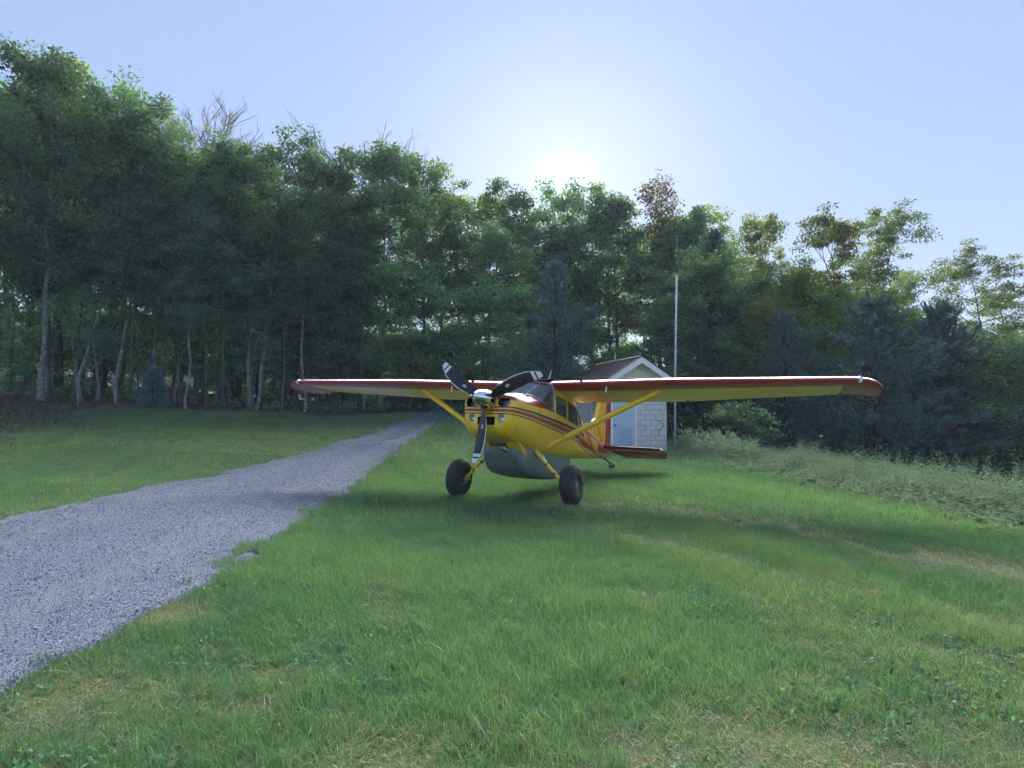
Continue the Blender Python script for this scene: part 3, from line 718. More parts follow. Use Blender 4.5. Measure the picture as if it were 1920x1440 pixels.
mb_ = MB(); prof = [(-.5, 0), (-.42, .55), (-.2, 1), (.1, .85), (.35, .45), (.5, 0), (.35, -.1), (-.2, -.15), (-.42, -.12)]
np_ = len(prof)
for r in RB:
    ch, sw, tw_, th = blade_sec(r)
    for c_, t_ in prof:
        x = c_ * ch + sw; y = -t_ * th * .6
        mb_.v.append((x * math.cos(tw_) + y * math.sin(tw_), -x * math.sin(tw_) * -1 + y * math.cos(tw_), r))
for i in range(len(RB) - 1):
    rm_ = (RB[i] + RB[i + 1]) / 2
    for k in range(np_):
        mb_.f.append((i * np_ + k, i * np_ + (k + 1) % np_, (i + 1) * np_ + (k + 1) % np_, (i + 1) * np_ + k))
        wh_ = (rm_ > .90) or (.826 < rm_ < .872)
        mb_.m.append(1 if wh_ or (rm_ > .30 and k == 0) else 0)
mb_.f.append(tuple(range((len(RB) - 1) * np_, len(RB) * np_))); mb_.m.append(1)
bl_me = mb_.mesh('blade', [m_blk, m_wht]); 
# leading edge strip and oval decal share the blade's frame
def on_blade(r, c_, off):
    ch, sw, tw_, th = blade_sec(r); y = -np.interp(c_, [-.5, -.42, -.2, .1, .35, .5], [0, .55, 1, .85, .45, 0]) * th * .6 - off; x = c_ * ch + sw
    return (x * math.cos(tw_) + y * math.sin(tw_), x * math.sin(tw_) + y * math.cos(tw_), r)
dc = MB(); dc.add([on_blade(.42 + .034 * math.sin(q_), .0 + .105 * math.cos(q_), .004) for q_ in np.linspace(0, 2 * math.pi, 20, endpoint=False)], [tuple(range(20))]); dec_me = dc.mesh('decal', m_wht)
dc = MB(); dc.add([on_blade(.42 + .018 * math.sin(q_), .0 + .055 * math.cos(q_), .006) for q_ in np.linspace(0, 2 * math.pi, 16, endpoint=False)], [tuple(range(16))]); dot_me = dc.mesh('decal_mark', mat('decal_red', (.55, .30, .30), .5))
for k, ang_ in enumerate((28, 148, 268)):       # degrees counter-clockwise as seen by the viewer, from the left wing side
    # viewer in front of the nose sees +x (left wing) to the right, +z up
    rt = R(90 - ang_)
    for nm, me_ in (('propeller_blade', bl_me), ('blade_decal', dec_me), ('decal_mark', dot_me)):
        o_ = link(nm, me_, prop); o_.rotation_euler = (0, rt, 0)
sharp_smooth(bpy.data.objects['propeller_blade'], 50)

# ------------------------------------------------------------------ shed
SX, SY = 4.97, 25.8
shed = bpy.data.objects.new('block_shed', None); COL.objects.link(shed)
SZ = tz(SX, SY) - .02
shed.location = (SX, SY, SZ); shed.rotation_euler = (0, 0, R(15))
tag(shed, 'small white concrete block shed with dark ribbed metal roof behind the airplane', 'shed')
m_block, n, l, b = newmat('painted_block'); co = objco(n)
oi = n.new('ShaderNodeObjectInfo')
c1 = ramp(n, l, ntex(n, l, 14, 7, .7, co), [(.25, (.50, .50, .49)), (.5, (.72, .72, .70)), (.75, (.80, .80, .78))])
l.new(mixc(n, l, mth(n, l, 'MULTIPLY', oi.outputs['Random'], .35), c1, (.52, .52, .53)), b.inputs['Base Color']); b.inputs['Roughness'].default_value = .9
bump(n, l, ntex(n, l, 60, 6, .7, co), b, .5, .01)
m_mortar = mat('mortar', (.40, .40, .41), .95, 0, .3, 12, .5, 50)
m_patch = mat('patching_mortar', (.38, .38, .38), .95, 0, .25, 12, .5, 50)
m_door = mat('pale_blue_door_paint', (.48, .60, .74), .5, 0, .05, 2)
m_side = mat('shade_grey_side_wall', (.42, .44, .46), .85, 0, .12, 4, .3, 30)  # grey of the shaded side put into the wall colour
m_trim = mat('white_trim_paint', (.80, .83, .86), .5, 0, .06, 3)
m_siding = mat('cream_siding', (.74, .70, .54), .6, 0, .08, 5)
m_roof = mat('dark_metal_roof', (.022, .025, .032), .75, 0, .25, 3, spec=.1)
WID, LEN, WH, PK = 2.37, 3.9, 2.86, 3.60
hw = WID / 2
fw = MB().box((.02 + (hw - .01 + .10) / 2 - .06, .10, WH / 2), (hw + .08, .17, WH)).build('front_wall', m_mortar, shed)
bw, bh, jt = .39, .19, .013
course = 0; z = .005
while z < WH - .05:
    h_ = min(bh, WH - z); x = -.10 if z < 2.13 else -hw + .002
    first = True
    while x < hw - .02:
        wb = bw if not (first and course % 2) else bw / 2 - jt / 2
        wb = min(wb, hw - x); 
        if hw - (x + wb) < .06: wb = hw - x
        o = MB().box((x + wb / 2, .008 + random.Random(course * 31 + int(x * 50)).uniform(-.004, .003), z + h_ / 2), (wb - .004, .024, h_ - .004)).build('concrete_block', m_block, fw)
        bevel(o, .004)
        x += wb + jt; first = False
    z += bh + jt; course += 1
# dark patching along stepped cracks
pr = random.Random(4)
for path in ([(.72, 2.2), (.86, 2.21), (1.0, 2.2), (1.02, 2.08), (1.0, 1.98), (.9, 1.96)], [(.82, 1.62), (.93, 1.63), (1.0, 1.60), (1.04, 1.5), (1.02, 1.42)],
             [(.72, 1.2), (.86, 1.2), (1.0, 1.16), (1.06, 1.08), (1.05, .98), (.97, .86), (.84, .85), (.68, .83)], [(.97, .85), (.86, .76), (.85, .66), (.83, .56)], [(.33, 2.2), (.35, 2.1), (.34, 2.0)]):
    up_, dn_ = [], []
    pp = []
    for (x0_, z0_), (x1_, z1_) in zip(path[:-1], path[1:]):
        for q in range(3): pp.append((x0_ + (x1_ - x0_) * q / 3, z0_ + (z1_ - z0_) * q / 3))
    pp.append(path[-1])
    for i, (x, z_) in enumerate(pp):
        a_ = pp[max(0, i - 1)]; b_ = pp[min(len(pp) - 1, i + 1)]; t_ = Vector((b_[0] - a_[0], b_[1] - a_[1])).normalized(); w_ = pr.uniform(.012, .042)
        up_.append((x - t_.y * w_, z_ + t_.x * w_)); w_ = pr.uniform(.012, .042); dn_.append((x + t_.y * w_, z_ - t_.x * w_))
    pm = MB(); k = len(pp)
    pm.add([(x, -.009, z_) for x, z_ in up_ + dn_], [(i, i + 1, k + i + 1, k + i) for i in range(k - 1)]); pm.build('mortar_patch', m_patch, fw)
MB().box((-hw / 2 - .12, .12, WH - .36), (hw - .2, .15, .70)).build('lintel_wall', m_mortar, shed)
# door
dr = MB().box((-.635, .05, 1.03), (.92, .05, 2.04)).build('door', m_door, shed); bevel(dr, .004)
lv = MB()
for k in range(11): lv.box((-.57, .012, .30 + k * .055), (.56, .03, .008), rot=Matrix.Rotation(R(35), 3, 'X'))
for k in range(11):
    MB().box((-.57, .016, .30 + k * .055), (.56, .032, .010), rot=Matrix.Rotation(R(35), 3, 'X')).build('louver_slat', m_door, dr)
for sx_, sw_ in ((-.57, .62),):
    fr_ = MB(); fr_.box((-.57, .018, .925), (.62, .022, .035)); fr_.box((-.57, .018, .245), (.62, .022, .035)); fr_.box((-.862, .018, .585), (.035, .022, .645)); fr_.box((-.278, .018, .585), (.035, .022, .645))
    fr_.build('louver_frame', m_door, dr)
MB().lathe([(0, .012), (-.03, .012), (-.04, .03), (-.07, .03), (-.08, .001)], (-1.0, .025, 1.02), (0, 1, 0), 14).build('door_knob', m_dark, dr, True)
for xx_, ww_, z0_, z1_ in ((-1.14, .085, 0, 2.12), (-.135, .075, 0, 2.12)): MB().box((xx_, .035, (z0_ + z1_) / 2), (ww_, .11, z1_ - z0_)).build('door_frame', m_trim, shed)
MB().box((-.637, .035, 2.09), (.915, .11, .06)).build('door_frame', m_trim, shed)
# other walls
MB().box((-hw + .075, LEN / 2 + .13, WH / 2), (.15, LEN - .27, WH)).build('left_wall', m_side, shed)
MB().box((hw - .075, LEN / 2 + .13, WH / 2), (.15, LEN - .27, WH)).build('right_wall', m_side, shed)
MB().box((0, LEN - .06, WH / 2), (WID - .32, .12, WH)).build('back_wall', m_side, shed)
vt = MB().box((-hw - .012, 1.55, 1.85), (.03, .66, .98)).build('louver_vent', m_trim, shed)
MB().box((-hw - .029, 1.55, 1.85), (.008, .56, .88)).build('vent_opening', m_dark, vt)
for k in range(9): MB().box((-hw - .036, 1.55, 1.46 + k * .098), (.02, .56, .05), rot=Matrix.Rotation(R(35), 3, 'Y')).build('vent_slat', m_trim, vt)
# gable siding
sl = (PK - WH) / hw; nb = 6; bhh = (PK - WH - .05) / nb
for k in range(nb):
    z0_, z1_ = WH + k * bhh, WH + (k + 1) * bhh; w0 = (PK - z0_) / sl - .01; w1 = max(.005, (PK - z1_) / sl - .01)
    MB().prism([(-w0, 0, z0_), (w0, 0, z0_), (w1, 0, z1_), (-w1, 0, z1_)], (0, .02, 0), (0, .06, 0)).build('siding_board', m_siding, shed).rotation_euler = (0, 0, 0)
for o in [o for o in shed.children if o.name.startswith('siding_board')]:
    zs = [v.co.z for v in o.data.vertices]; zl = min(zs)
    for v in o.data.vertices:
        if abs(v.co.z - zl) < 1e-4 and v.co.y < .03: v.co.y -= .018
th = math.atan(sl); OV, FO = .30, .34
for s in (1, -1):
    # fascia boards (rake) and roof panels
    e_ = (hw + OV); rake = [(0, -FO, PK + .10), (s * e_, -FO, PK + .10 - sl * e_), (s * e_, -FO, PK - .15 - sl * e_), (0, -FO, PK - .15)]
    MB().prism(rake, (0, 0, 0), (0, .03, 0)).build('fascia_board', m_trim, shed)
    MB().prism([(s * .01, 0, PK - .03), (s * e_, 0, PK - .03 - sl * e_), (s * e_, 0, PK - .05 - sl * e_), (s * .01, 0, PK - .05)], (0, -FO + .03, 0), (0, .05, 0)).build('soffit', m_siding, shed)
    npan = 17; pw = (LEN + FO + .3) / npan
    for k in range(npan):
        y0 = -FO - .02 + k * pw
        p_ = MB()
        p_.prism([(0, y0, PK + .115), (s * (e_ + .04), y0, PK + .115 - sl * (e_ + .04)), (s * (e_ + .04), y0, PK + .10 - sl * (e_ + .04)), (0, y0, PK + .10)], (0, 0, 0), (0, pw - .03, 0))
        p_.prism([(0, y0, PK + .145), (s * (e_ + .04), y0, PK + .145 - sl * (e_ + .04)), (s * (e_ + .04), y0, PK + .103 - sl * (e_ + .04)), (0, y0, PK + .103)], (0, pw - .03, 0), (0, pw, 0))
        p_.build('roof_panel', m_roof, shed)
    MB().prism([(0, -FO - .03, PK + .165), (s * .14, -FO - .03, PK + .165 - sl * .14), (s * .14, -FO - .03, PK + .15 - sl * .14), (0, -FO - .03, PK + .15)], (0, 0, 0), (0, LEN + FO + .33, 0)).build('ridge_cap', m_roof, shed)
    MB().box((s * (e_ + .02), LEN / 2, PK - .0 - sl * e_ - .06), (.03, LEN + .5, .14)).build('eave_board', m_trim, shed)
MB().tube([(0, 2.2, PK + .16), (0, 2.2, PK + .42)], .02, 8).build('vent_pipe', m_alu, shed)
MB().tube([(.0, 2.2, PK + .40), (-.05, 2.2, PK + .70)], .008, 6).build('whip', m_alu, shed)

# pole beside the shed
m_pole = mat('weathered_white_pole', (.55, .57, .60), .55, 0, .25, 6)
px_, py_ = 6.82, 27.6; pz_ = tz(px_, py_) - .3
pl = MB().tube([(0, 0, 0), (.05, 0, 3.5), (.17, 0, 7.75)], [.046, .044, .038], 12).build('utility_mast', m_pole, None, True); pl.location = (px_, py_, pz_)
tag(pl, 'tall slender white pole standing right of the block shed', 'pole')
MB().tube([(.17, 0, 7.7), (.185, 0, 8.35)], [.022, .02], 8).build('mast_top', m_blk, pl, True)
MB().tube([(.185, 0, 8.3), (.20, 0, 9.4)], [.008, .004], 6).build('antenna_whip', m_alu, pl, True)
for zz_ in (1.2, 3.4, 5.6): MB().tube([(.055 * zz_ / 3.5 * .8, 0, zz_), (.055 * zz_ / 3.5 * .8, 0, zz_ + .05)], .052, 12).build('band', m_alu, pl)

# ------------------------------------------------------------------ trees
m_bark = mat('grey_bark', (.085, .078, .068), .95, 0, .45, 5, .8, 18)
m_bark2 = mat('dark_bark', (.045, .04, .035), .95, 0, .45, 5, .8, 18)
m_pale, n, l, b = newmat('pale_lichen_bark'); co = objco(n)
l.new(ramp(n, l, ntex(n, l, 4.5, 6, .7, co), [(.36, (.09, .085, .078)), (.53, (.22, .225, .20)), (.72, (.44, .46, .42))]), b.inputs['Base Color']); b.inputs['Roughness'].default_value = .95
bump(n, l, ntex(n, l, 20, 5, .7, co), b, .7, .02)
G_OAK = [(0, (.044, .102, .079)), (.45, (.079, .175, .113)), (.8, (.137, .268, .146)), (.95, (.288, .367, .169)), (1, (.443, .395, .169))]
m_oak = leafmat('oak_leaves', G_OAK, .42)
m_maple = leafmat('maple_leaves', [(0, (.047, .132, .095)), (.5, (.085, .224, .150)), (.85, (.150, .342, .182)), (1, (.321, .436, .214))], .45)
m_light = leafmat('light_leaves', [(0, (.067, .106, .039)), (.5, (.120, .179, .058)), (.85, (.179, .244, .088)), (1, (.284, .292, .098))], .45)
m_needle = leafmat('pine_needles', [(0, (.049, .102, .115)), (.5, (.094, .178, .192)), (.9, (.138, .253, .270)), (1, (.189, .315, .333))], .25, .6, (1.0, 1.1, .7))
m_red_l = leafmat('russet_leaves', [(0, (.05, .05, .03)), (.5, (.09, .075, .04)), (.85, (.15, .10, .06)), (1, (.22, .11, .07))], .45)

class Tree:
    def __init__(s, seed): s.r = np.random.default_rng(seed); s.tub = []; s.cl = []
    def branch(s, pts, r0, r1, n=6):
        s.tub.append((np.array(pts), np.linspace(r0, r1, len(pts)), n))
    def trunk_mesh(s, name):
        V = []; F = []; o = 0
        for pts, rad, n_ in s.tub:
            k = len(pts)
            t = np.gradient(pts, axis=0); t /= np.linalg.norm(t, axis=1)[:, None] + 1e-9
            ref = np.where(np.abs(t[:, 2:3]) > .9, np.array([[1., 0, 0]]), np.array([[0, 0, 1.]]))
            a = np.cross(t, ref); a /= np.linalg.norm(a, axis=1)[:, None] + 1e-9; b_ = np.cross(t, a)
            q_ = 2 * np.pi * np.arange(n_) / n_
            ring = pts[:, None] + (a[:, None] * np.cos(q_)[None, :, None] + b_[:, None] * np.sin(q_)[None, :, None]) * rad[:, None, None]
            V.append(ring.reshape(-1, 3))
            ii, kk = np.meshgrid(np.arange(k - 1), np.arange(n_), indexing='ij')
            F.append((np.stack([ii * n_ + kk, ii * n_ + (kk + 1) % n_, (ii + 1) * n_ + (kk + 1) % n_, (ii + 1) * n_ + kk], -1) + o).reshape(-1, 4)); o += k * n_
        V = np.concatenate(V); F = np.concatenate(F)
        return V, F
def leaf_mesh(name, C, rad, per, rng, size, flat=.6, droop=.35, aspect=.55, m=None):
    """C clusters (n,3), rad (n,), per leaves each -> mesh of bent quads"""
    n_ = len(C); N = n_ * per
    d = rng.normal(size=(N, 3)); d /= np.linalg.norm(d, axis=1)[:, None]; d *= rng.random((N, 1)) ** .45
    cc = np.repeat(C, per, 0); rr = np.repeat(rad, per)
    p = cc + d * rr[:, None] * np.array([1, 1, flat])
    ax = d * .6 + rng.normal(size=(N, 3)) * .7; ax[:, 2] -= droop; ax /= np.linalg.norm(ax, axis=1)[:, None]
    up = rng.normal(size=(N, 3)) * .6; up[:, 2] += .8
    sd = np.cross(ax, up); sd /= np.linalg.norm(sd, axis=1)[:, None] + 1e-9; nn = np.cross(sd, ax)
    L = size * (.6 + .8 * rng.random(N)); Wd = L * aspect
    v0 = p; v2 = p + ax * L[:, None]; mid = p + ax * (L * .5)[:, None] + nn * (L * .12)[:, None]
    v1 = mid + sd * (Wd * .5)[:, None]; v3 = mid - sd * (Wd * .5)[:, None]
    V = np.stack([v0, v1, v2, v3], 1).reshape(-1, 3)
    i = 4 * np.arange(N)[:, None]; F = np.concatenate([i + np.array([0, 1, 2]), i + np.array([0, 2, 3])], 1).reshape(-1, 3)
    clt = np.repeat(rng.random(n_), per)
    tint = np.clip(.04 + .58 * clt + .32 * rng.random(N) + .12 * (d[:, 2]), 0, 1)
    tint = np.where(rng.random(N) < .008, 1, tint)
    return mesh_np(name, V, F.ravel(), np.full(len(F), 3), [m], False, {'tint': np.repeat(tint, 4)})

def unit(v): return v / (np.linalg.norm(v) + 1e-9)
def decid(seed, H=18., base=.38, spread=3.6, nl=20, per=95, size=.2, lean=(0, 0), rad=.20, bark=None, lm=None, crad=.85, twin=False, topfac=.5, flat=.65, wob=.35):
    t = Tree(seed); r = t.r; K = 12
    zs = np.linspace(-.4, H, K); w = np.cumsum(r.normal(size=(K, 2)) * wob * .4, 0); w -= w[0]
    fr = np.clip(zs / H, 0, 1)
    tp = np.stack([w[:, 0] + lean[0] * fr * H, w[:, 1] + lean[1] * fr * H, zs], 1)
    rads = rad * (1 - .93 * fr ** .9) * np.where(fr < .02, 1.45, 1)
    t.tub.append((tp, np.maximum(rads, .015), 9))
    if twin:
        tp2 = tp[:9].copy(); tp2[:, 0] += .55 + fr[:9] * 1.6; tp2[0, 0] -= .25; t.tub.append((tp2, np.maximum(rads[:9] * .85, .02), 8))
    def at(f): return np.array([np.interp(f, fr, tp[:, k]) for k in range(3)])
    C = []; RR = []
    for i in range(nl):
        f = base + (1 - base) * ((i + r.random() * .8) / nl); p = at(f); g = (f - base) / (1 - base)
        az = i * 2.4 + r.random() * .9; env = (math.sin(math.pi * min(1, .12 + g * .80)) ** .8) * (1 - .25 * g)
        L = spread * env * (.65 + .6 * r.random()) + .5; el = R(-4 + 50 * g + r.normal() * 12)
        d = np.array([math.cos(az) * math.cos(el), math.sin(az) * math.cos(el), math.sin(el)])
        pts = [p]; 
        for s in range(4):
            d = unit(d + np.array([0, 0, .10]) + r.normal(size=3) * .16); pts.append(pts[-1] + d * L / 4)
        pts = np.array(pts); rb = max(.018, rad * (1 - f) * .55 + .02); t.branch(pts, rb, .012, 5)
        nsb = 5
        for s in range(nsb):
            q_ = .3 + .7 * (s + r.random()) / nsb; pp = np.array([np.interp(q_ * 4, range(5), pts[:, k]) for k in range(3)])
            dd = unit(d * .5 + r.normal(size=3) * .75 + np.array([0, 0, .15])); sl_ = L * .30 * (.6 + .8 * r.random()) + .25
            e = pp + dd * sl_; t.branch([pp, (pp + e) / 2 + r.normal(size=3) * .06, e], rb * .35, .008, 3)
            C.append(e); RR.append(crad * (.55 + .75 * r.random()))
        C.append(pts[-1]); RR.append(crad * (.6 + .6 * r.random()))
    for k in range(3): C.append(at(1) + r.normal(size=3) * np.array([.5, .5, .25])); RR.append(crad * topfac * (.8 + .5 * r.random()))
    V, F = t.trunk_mesh('trunk')
    tm = mesh_np('trunk', V, F.ravel(), np.full(len(F), 4), [bark or m_bark], True)
    cm = leaf_mesh('crown', np.array(C), np.array(RR), per, r, size, flat, .35, .6, lm or m_oak) if per else None
    return tm, cm, (max(v.co.z for v in cm.vertices) - .15 if cm else H)
def pine(seed, H=10., spread=3.2, bare=.06, dens=1.0, tufts=13):
    t = Tree(seed); r = t.r
    tp = np.array([[0, 0, -.3], [r.normal() * .05, 0, H * .5], [r.normal() * .1, 0, H]]); t.tub.append((tp, np.array([H * .017, H * .010, .015]), 8))
    C = []; D = []
    z = H * bare
    while z < H * .97:
        g = z / H; Lm_ = spread * ((1 - g ** 1.5) ** .9) * (.6 + .4 * min(1, (g - bare) * 5 + .4)) * (.8 + .4 * r.random()) + .2
        nb_ = int(5 + 2 * r.random()); a0 = r.random() * 6.28
        for k in range(nb_):
            az = a0 + 6.283 * k / nb_ + r.normal() * .25; L = Lm_ * (.45 + .7 * r.random())
            el = R(2 + 34 * g + r.normal() * 10); d = np.array([math.cos(az) * math.cos(el), math.sin(az) * math.cos(el), math.sin(el)])
            p0 = np.array([0, 0, z]); pm = p0 + d * L * .6; pe = p0 + d * L + np.array([0, 0, .12 * L]); t.branch([p0, pm, pe], .03 * (1 - g) + .01, .006, 4)
            nt_ = int(tufts * max(.35, L / spread) * dens) + 2
            for q_ in range(nt_):
                f = .28 + .72 * (q_ + r.random()) / nt_; c = p0 + (pm - p0) * min(1, f / .6) + (pe - pm) * max(0, (f - .6) / .4)
                sp_ = L * .26 * (1.15 - f) + .12; side = np.cross(d, [0, 0, 1]); off = side * r.normal() * sp_ * 1.3
                c = c + off + np.array([0, 0, abs(r.normal()) * .06]); C.append(c); D.append(unit(d * .7 + off * .9 + np.array([0, 0, .45])))
        z += (.30 + .22 * r.random()) * (H / 10) ** .5
    for k in range(8): C.append(np.array([r.normal() * .1, r.normal() * .1, H - .1 * k])); D.append(np.array([r.normal() * .3, r.normal() * .3, 1]))
    C = np.array(C); D = np.array(D); n_ = len(C); per = 24; N = n_ * per
    cc = np.repeat(C, per, 0); dd = np.repeat(D, per, 0) * .75 + r.normal(size=(N, 3)) * .62; dd /= np.linalg.norm(dd, axis=1)[:, None]
    st = cc + np.repeat(D, per, 0) * (r.random((N, 1)) - .5) * .32
    sd = np.cross(dd, r.normal(size=(N, 3))); sd /= np.linalg.norm(sd, axis=1)[:, None] + 1e-9
    L = .19 * (.7 + .6 * r.random(N)); wd = .020 + .014 * r.random(N)
    V = np.stack([st + sd * wd[:, None], st - sd * wd[:, None], st + dd * L[:, None]], 1).reshape(-1, 3); F = np.arange(3 * N)
    tint = np.clip(.2 + .3 * np.repeat(r.random(n_), per) + .35 * r.random(N) + .12 * dd[:, 2], 0, 1)
    cm = mesh_np('crown', V, F, np.full(N, 3), [m_needle], False, {'tint': np.repeat(tint, 3)})
    V, F = t.trunk_mesh('trunk'); tm = mesh_np('trunk', V, F.ravel(), np.full(len(F), 4), [m_bark2], True)
    return tm, cm, H
def bare(seed, H=18., base=.55, leaves=0):
    t = Tree(seed); r = t.r; C = []
    def grow(p, d, L, rad, lev):
        pts = [p]
        for s in range(4): d = unit(d + r.normal(size=3) * .10 + np.array([0, 0, .08])); pts.append(pts[-1] + d * L / 4)
        t.branch(pts, rad, rad * .45 + .004, 7 if lev == 0 else 4)
        if lev >= 4: C.append(pts[-1]); return
        n_ = (12, 7, 5, 3)[lev]
        for k in range(n_):
            q_ = (base if lev == 0 else .3) + (1 - (base if lev == 0 else .3)) * (k + r.random()) / n_
            pp = np.array([np.interp(q_ * 4, range(5), np.array(pts)[:, j]) for j in range(3)])
            az = r.random() * 6.28; dd = unit(d * .9 + np.array([math.cos(az), math.sin(az), .15]) * .50)
            grow(pp, dd, L * (.30 if lev == 0 else .52) * (.75 + .5 * r.random()), rad * (.38 if lev == 0 else .5) + .003, lev + 1)
    grow(np.array([0, 0, -.3]), np.array([0, 0, 1.]), H * .95, .12, 0)
    V, F = t.trunk_mesh('trunk'); tm = mesh_np('trunk', V, F.ravel(), np.full(len(F), 4), [m_bark], True)
    cm = None
    if leaves:
        C = np.array(C); C = C[r.permutation(len(C))[:leaves]]; cm = leaf_mesh('crown', C, np.full(len(C), .4), 14, r, .16, .7, .3, .6, m_light)
    return tm, cm, float(V[:, 2].max())

PROTO = {
 'oak0': decid(1, 18, .36, 3.8, 22, 100, .21), 'oak1': decid(2, 18, .42, 3.4, 20, 100, .21), 'oak2': decid(3, 18, .30, 4.2, 24, 95, .21),
 'oak3': decid(4, 18, .45, 3.2, 19, 100, .2, bark=m_bark2), 'oakp': decid(5, 18, .40, 4.2, 24, 100, .21, bark=m_pale, rad=.17), 'oakl': decid(6, 18, .42, 3.4, 20, 95, .2, lean=(.13, 0), bark=m_pale, rad=.115),
 'oakt': decid(7, 18, .40, 4.2, 23, 100, .21, bark=m_pale, rad=.145, twin=True), 'thick': decid(8, 18, .34, 3.8, 22, 95, .21, bark=m_bark2, rad=.24),
 'slim': decid(9, 18, .52, 2.0, 14, 80, .2, rad=.10, bark=m_pale, lean=(.05, 0), wob=.22), 'slim2': decid(10, 18, .48, 1.9, 13, 80, .2, rad=.09, bark=m_bark, lean=(-.03, 0), wob=.2),
 'map0': decid(12, 7, .22, 2.3, 15, 75, .17, rad=.07, lm=m_maple, crad=.75, flat=.35), 'map1': decid(13, 7, .28, 2.6, 15, 75, .17, rad=.07, lm=m_maple, crad=.8, flat=.32, lean=(.06, 0)),
 'lit0': decid(14, 12, .20, 2.6, 20, 85, .17, rad=.13, lm=m_light, crad=.7), 'lit1': decid(15, 14, .40, 3.0, 22, 95, .17, rad=.13, lm=m_light, crad=.62, flat=.5),
 'loc0': decid(16, 14, .45, 3.3, 22, 110, .13, rad=.13, lm=m_light, crad=.62, flat=.42), 'loc1': decid(17, 13, .38, 3.0, 20, 110, .13, rad=.11, lm=m_light, crad=.6, flat=.42),
 'shr': decid(18, 9, .06, 3.2, 24, 85, .15, rad=.10, lm=m_oak, crad=.8), 'spire': decid(19, 16, .45, 1.5, 26, 40, .15, rad=.14, lm=m_red_l, crad=.42, flat=1.3),
 'sap': decid(20, 6, .70, .9, 6, 22, .13, rad=.035, bark=m_pale, lm=m_maple, crad=.35, wob=.25),
 'pin0': pine(21, 10, 3.3), 'pin1': pine(22, 12, 2.6, .04), 'pin2': pine(23, 8, 4.4, .02, 1.4, 14), 'pin3': pine(24, 3, 1.3, .03, .5),
 'bar0': bare(31, 18, .55, 22), 'bar1': bare(32, 18, .5), 'bar2': bare(33, 18, .6, 5),
 'sum': decid(41, 2.6, .12, 1.3, 15, 30, .17, rad=.04, lm=m_oak, crad=.34, flat=.28),
}
def tree(kind, x, y, H, label, group=None, name='tree', rz=0., wid=1.0, cat='tree'):
    tm, cm, h0 = PROTO[kind]
    e = bpy.data.objects.new(name, None); COL.objects.link(e); e.location = (x, y, tz(x, y) - .03); e.rotation_euler = (0, 0, rz)
    s = H / h0; sw = (.45 * s + .55) * wid if H > 5 else s * wid
    e.scale = (sw, sw, s)
    link('trunk', tm, e)
    if cm: link('crown', cm, e)
    return tag(e, label, cat, group)
def px2w(px, d): return (px - 960) / 1231 * d           # bearing of a tree read off the photo at its own distance
def top_h(py, d, x): return 1.6 + (778 - py) / 1231 * d - tz(x, d)
EDGE = 'trees along the edge of the wood'
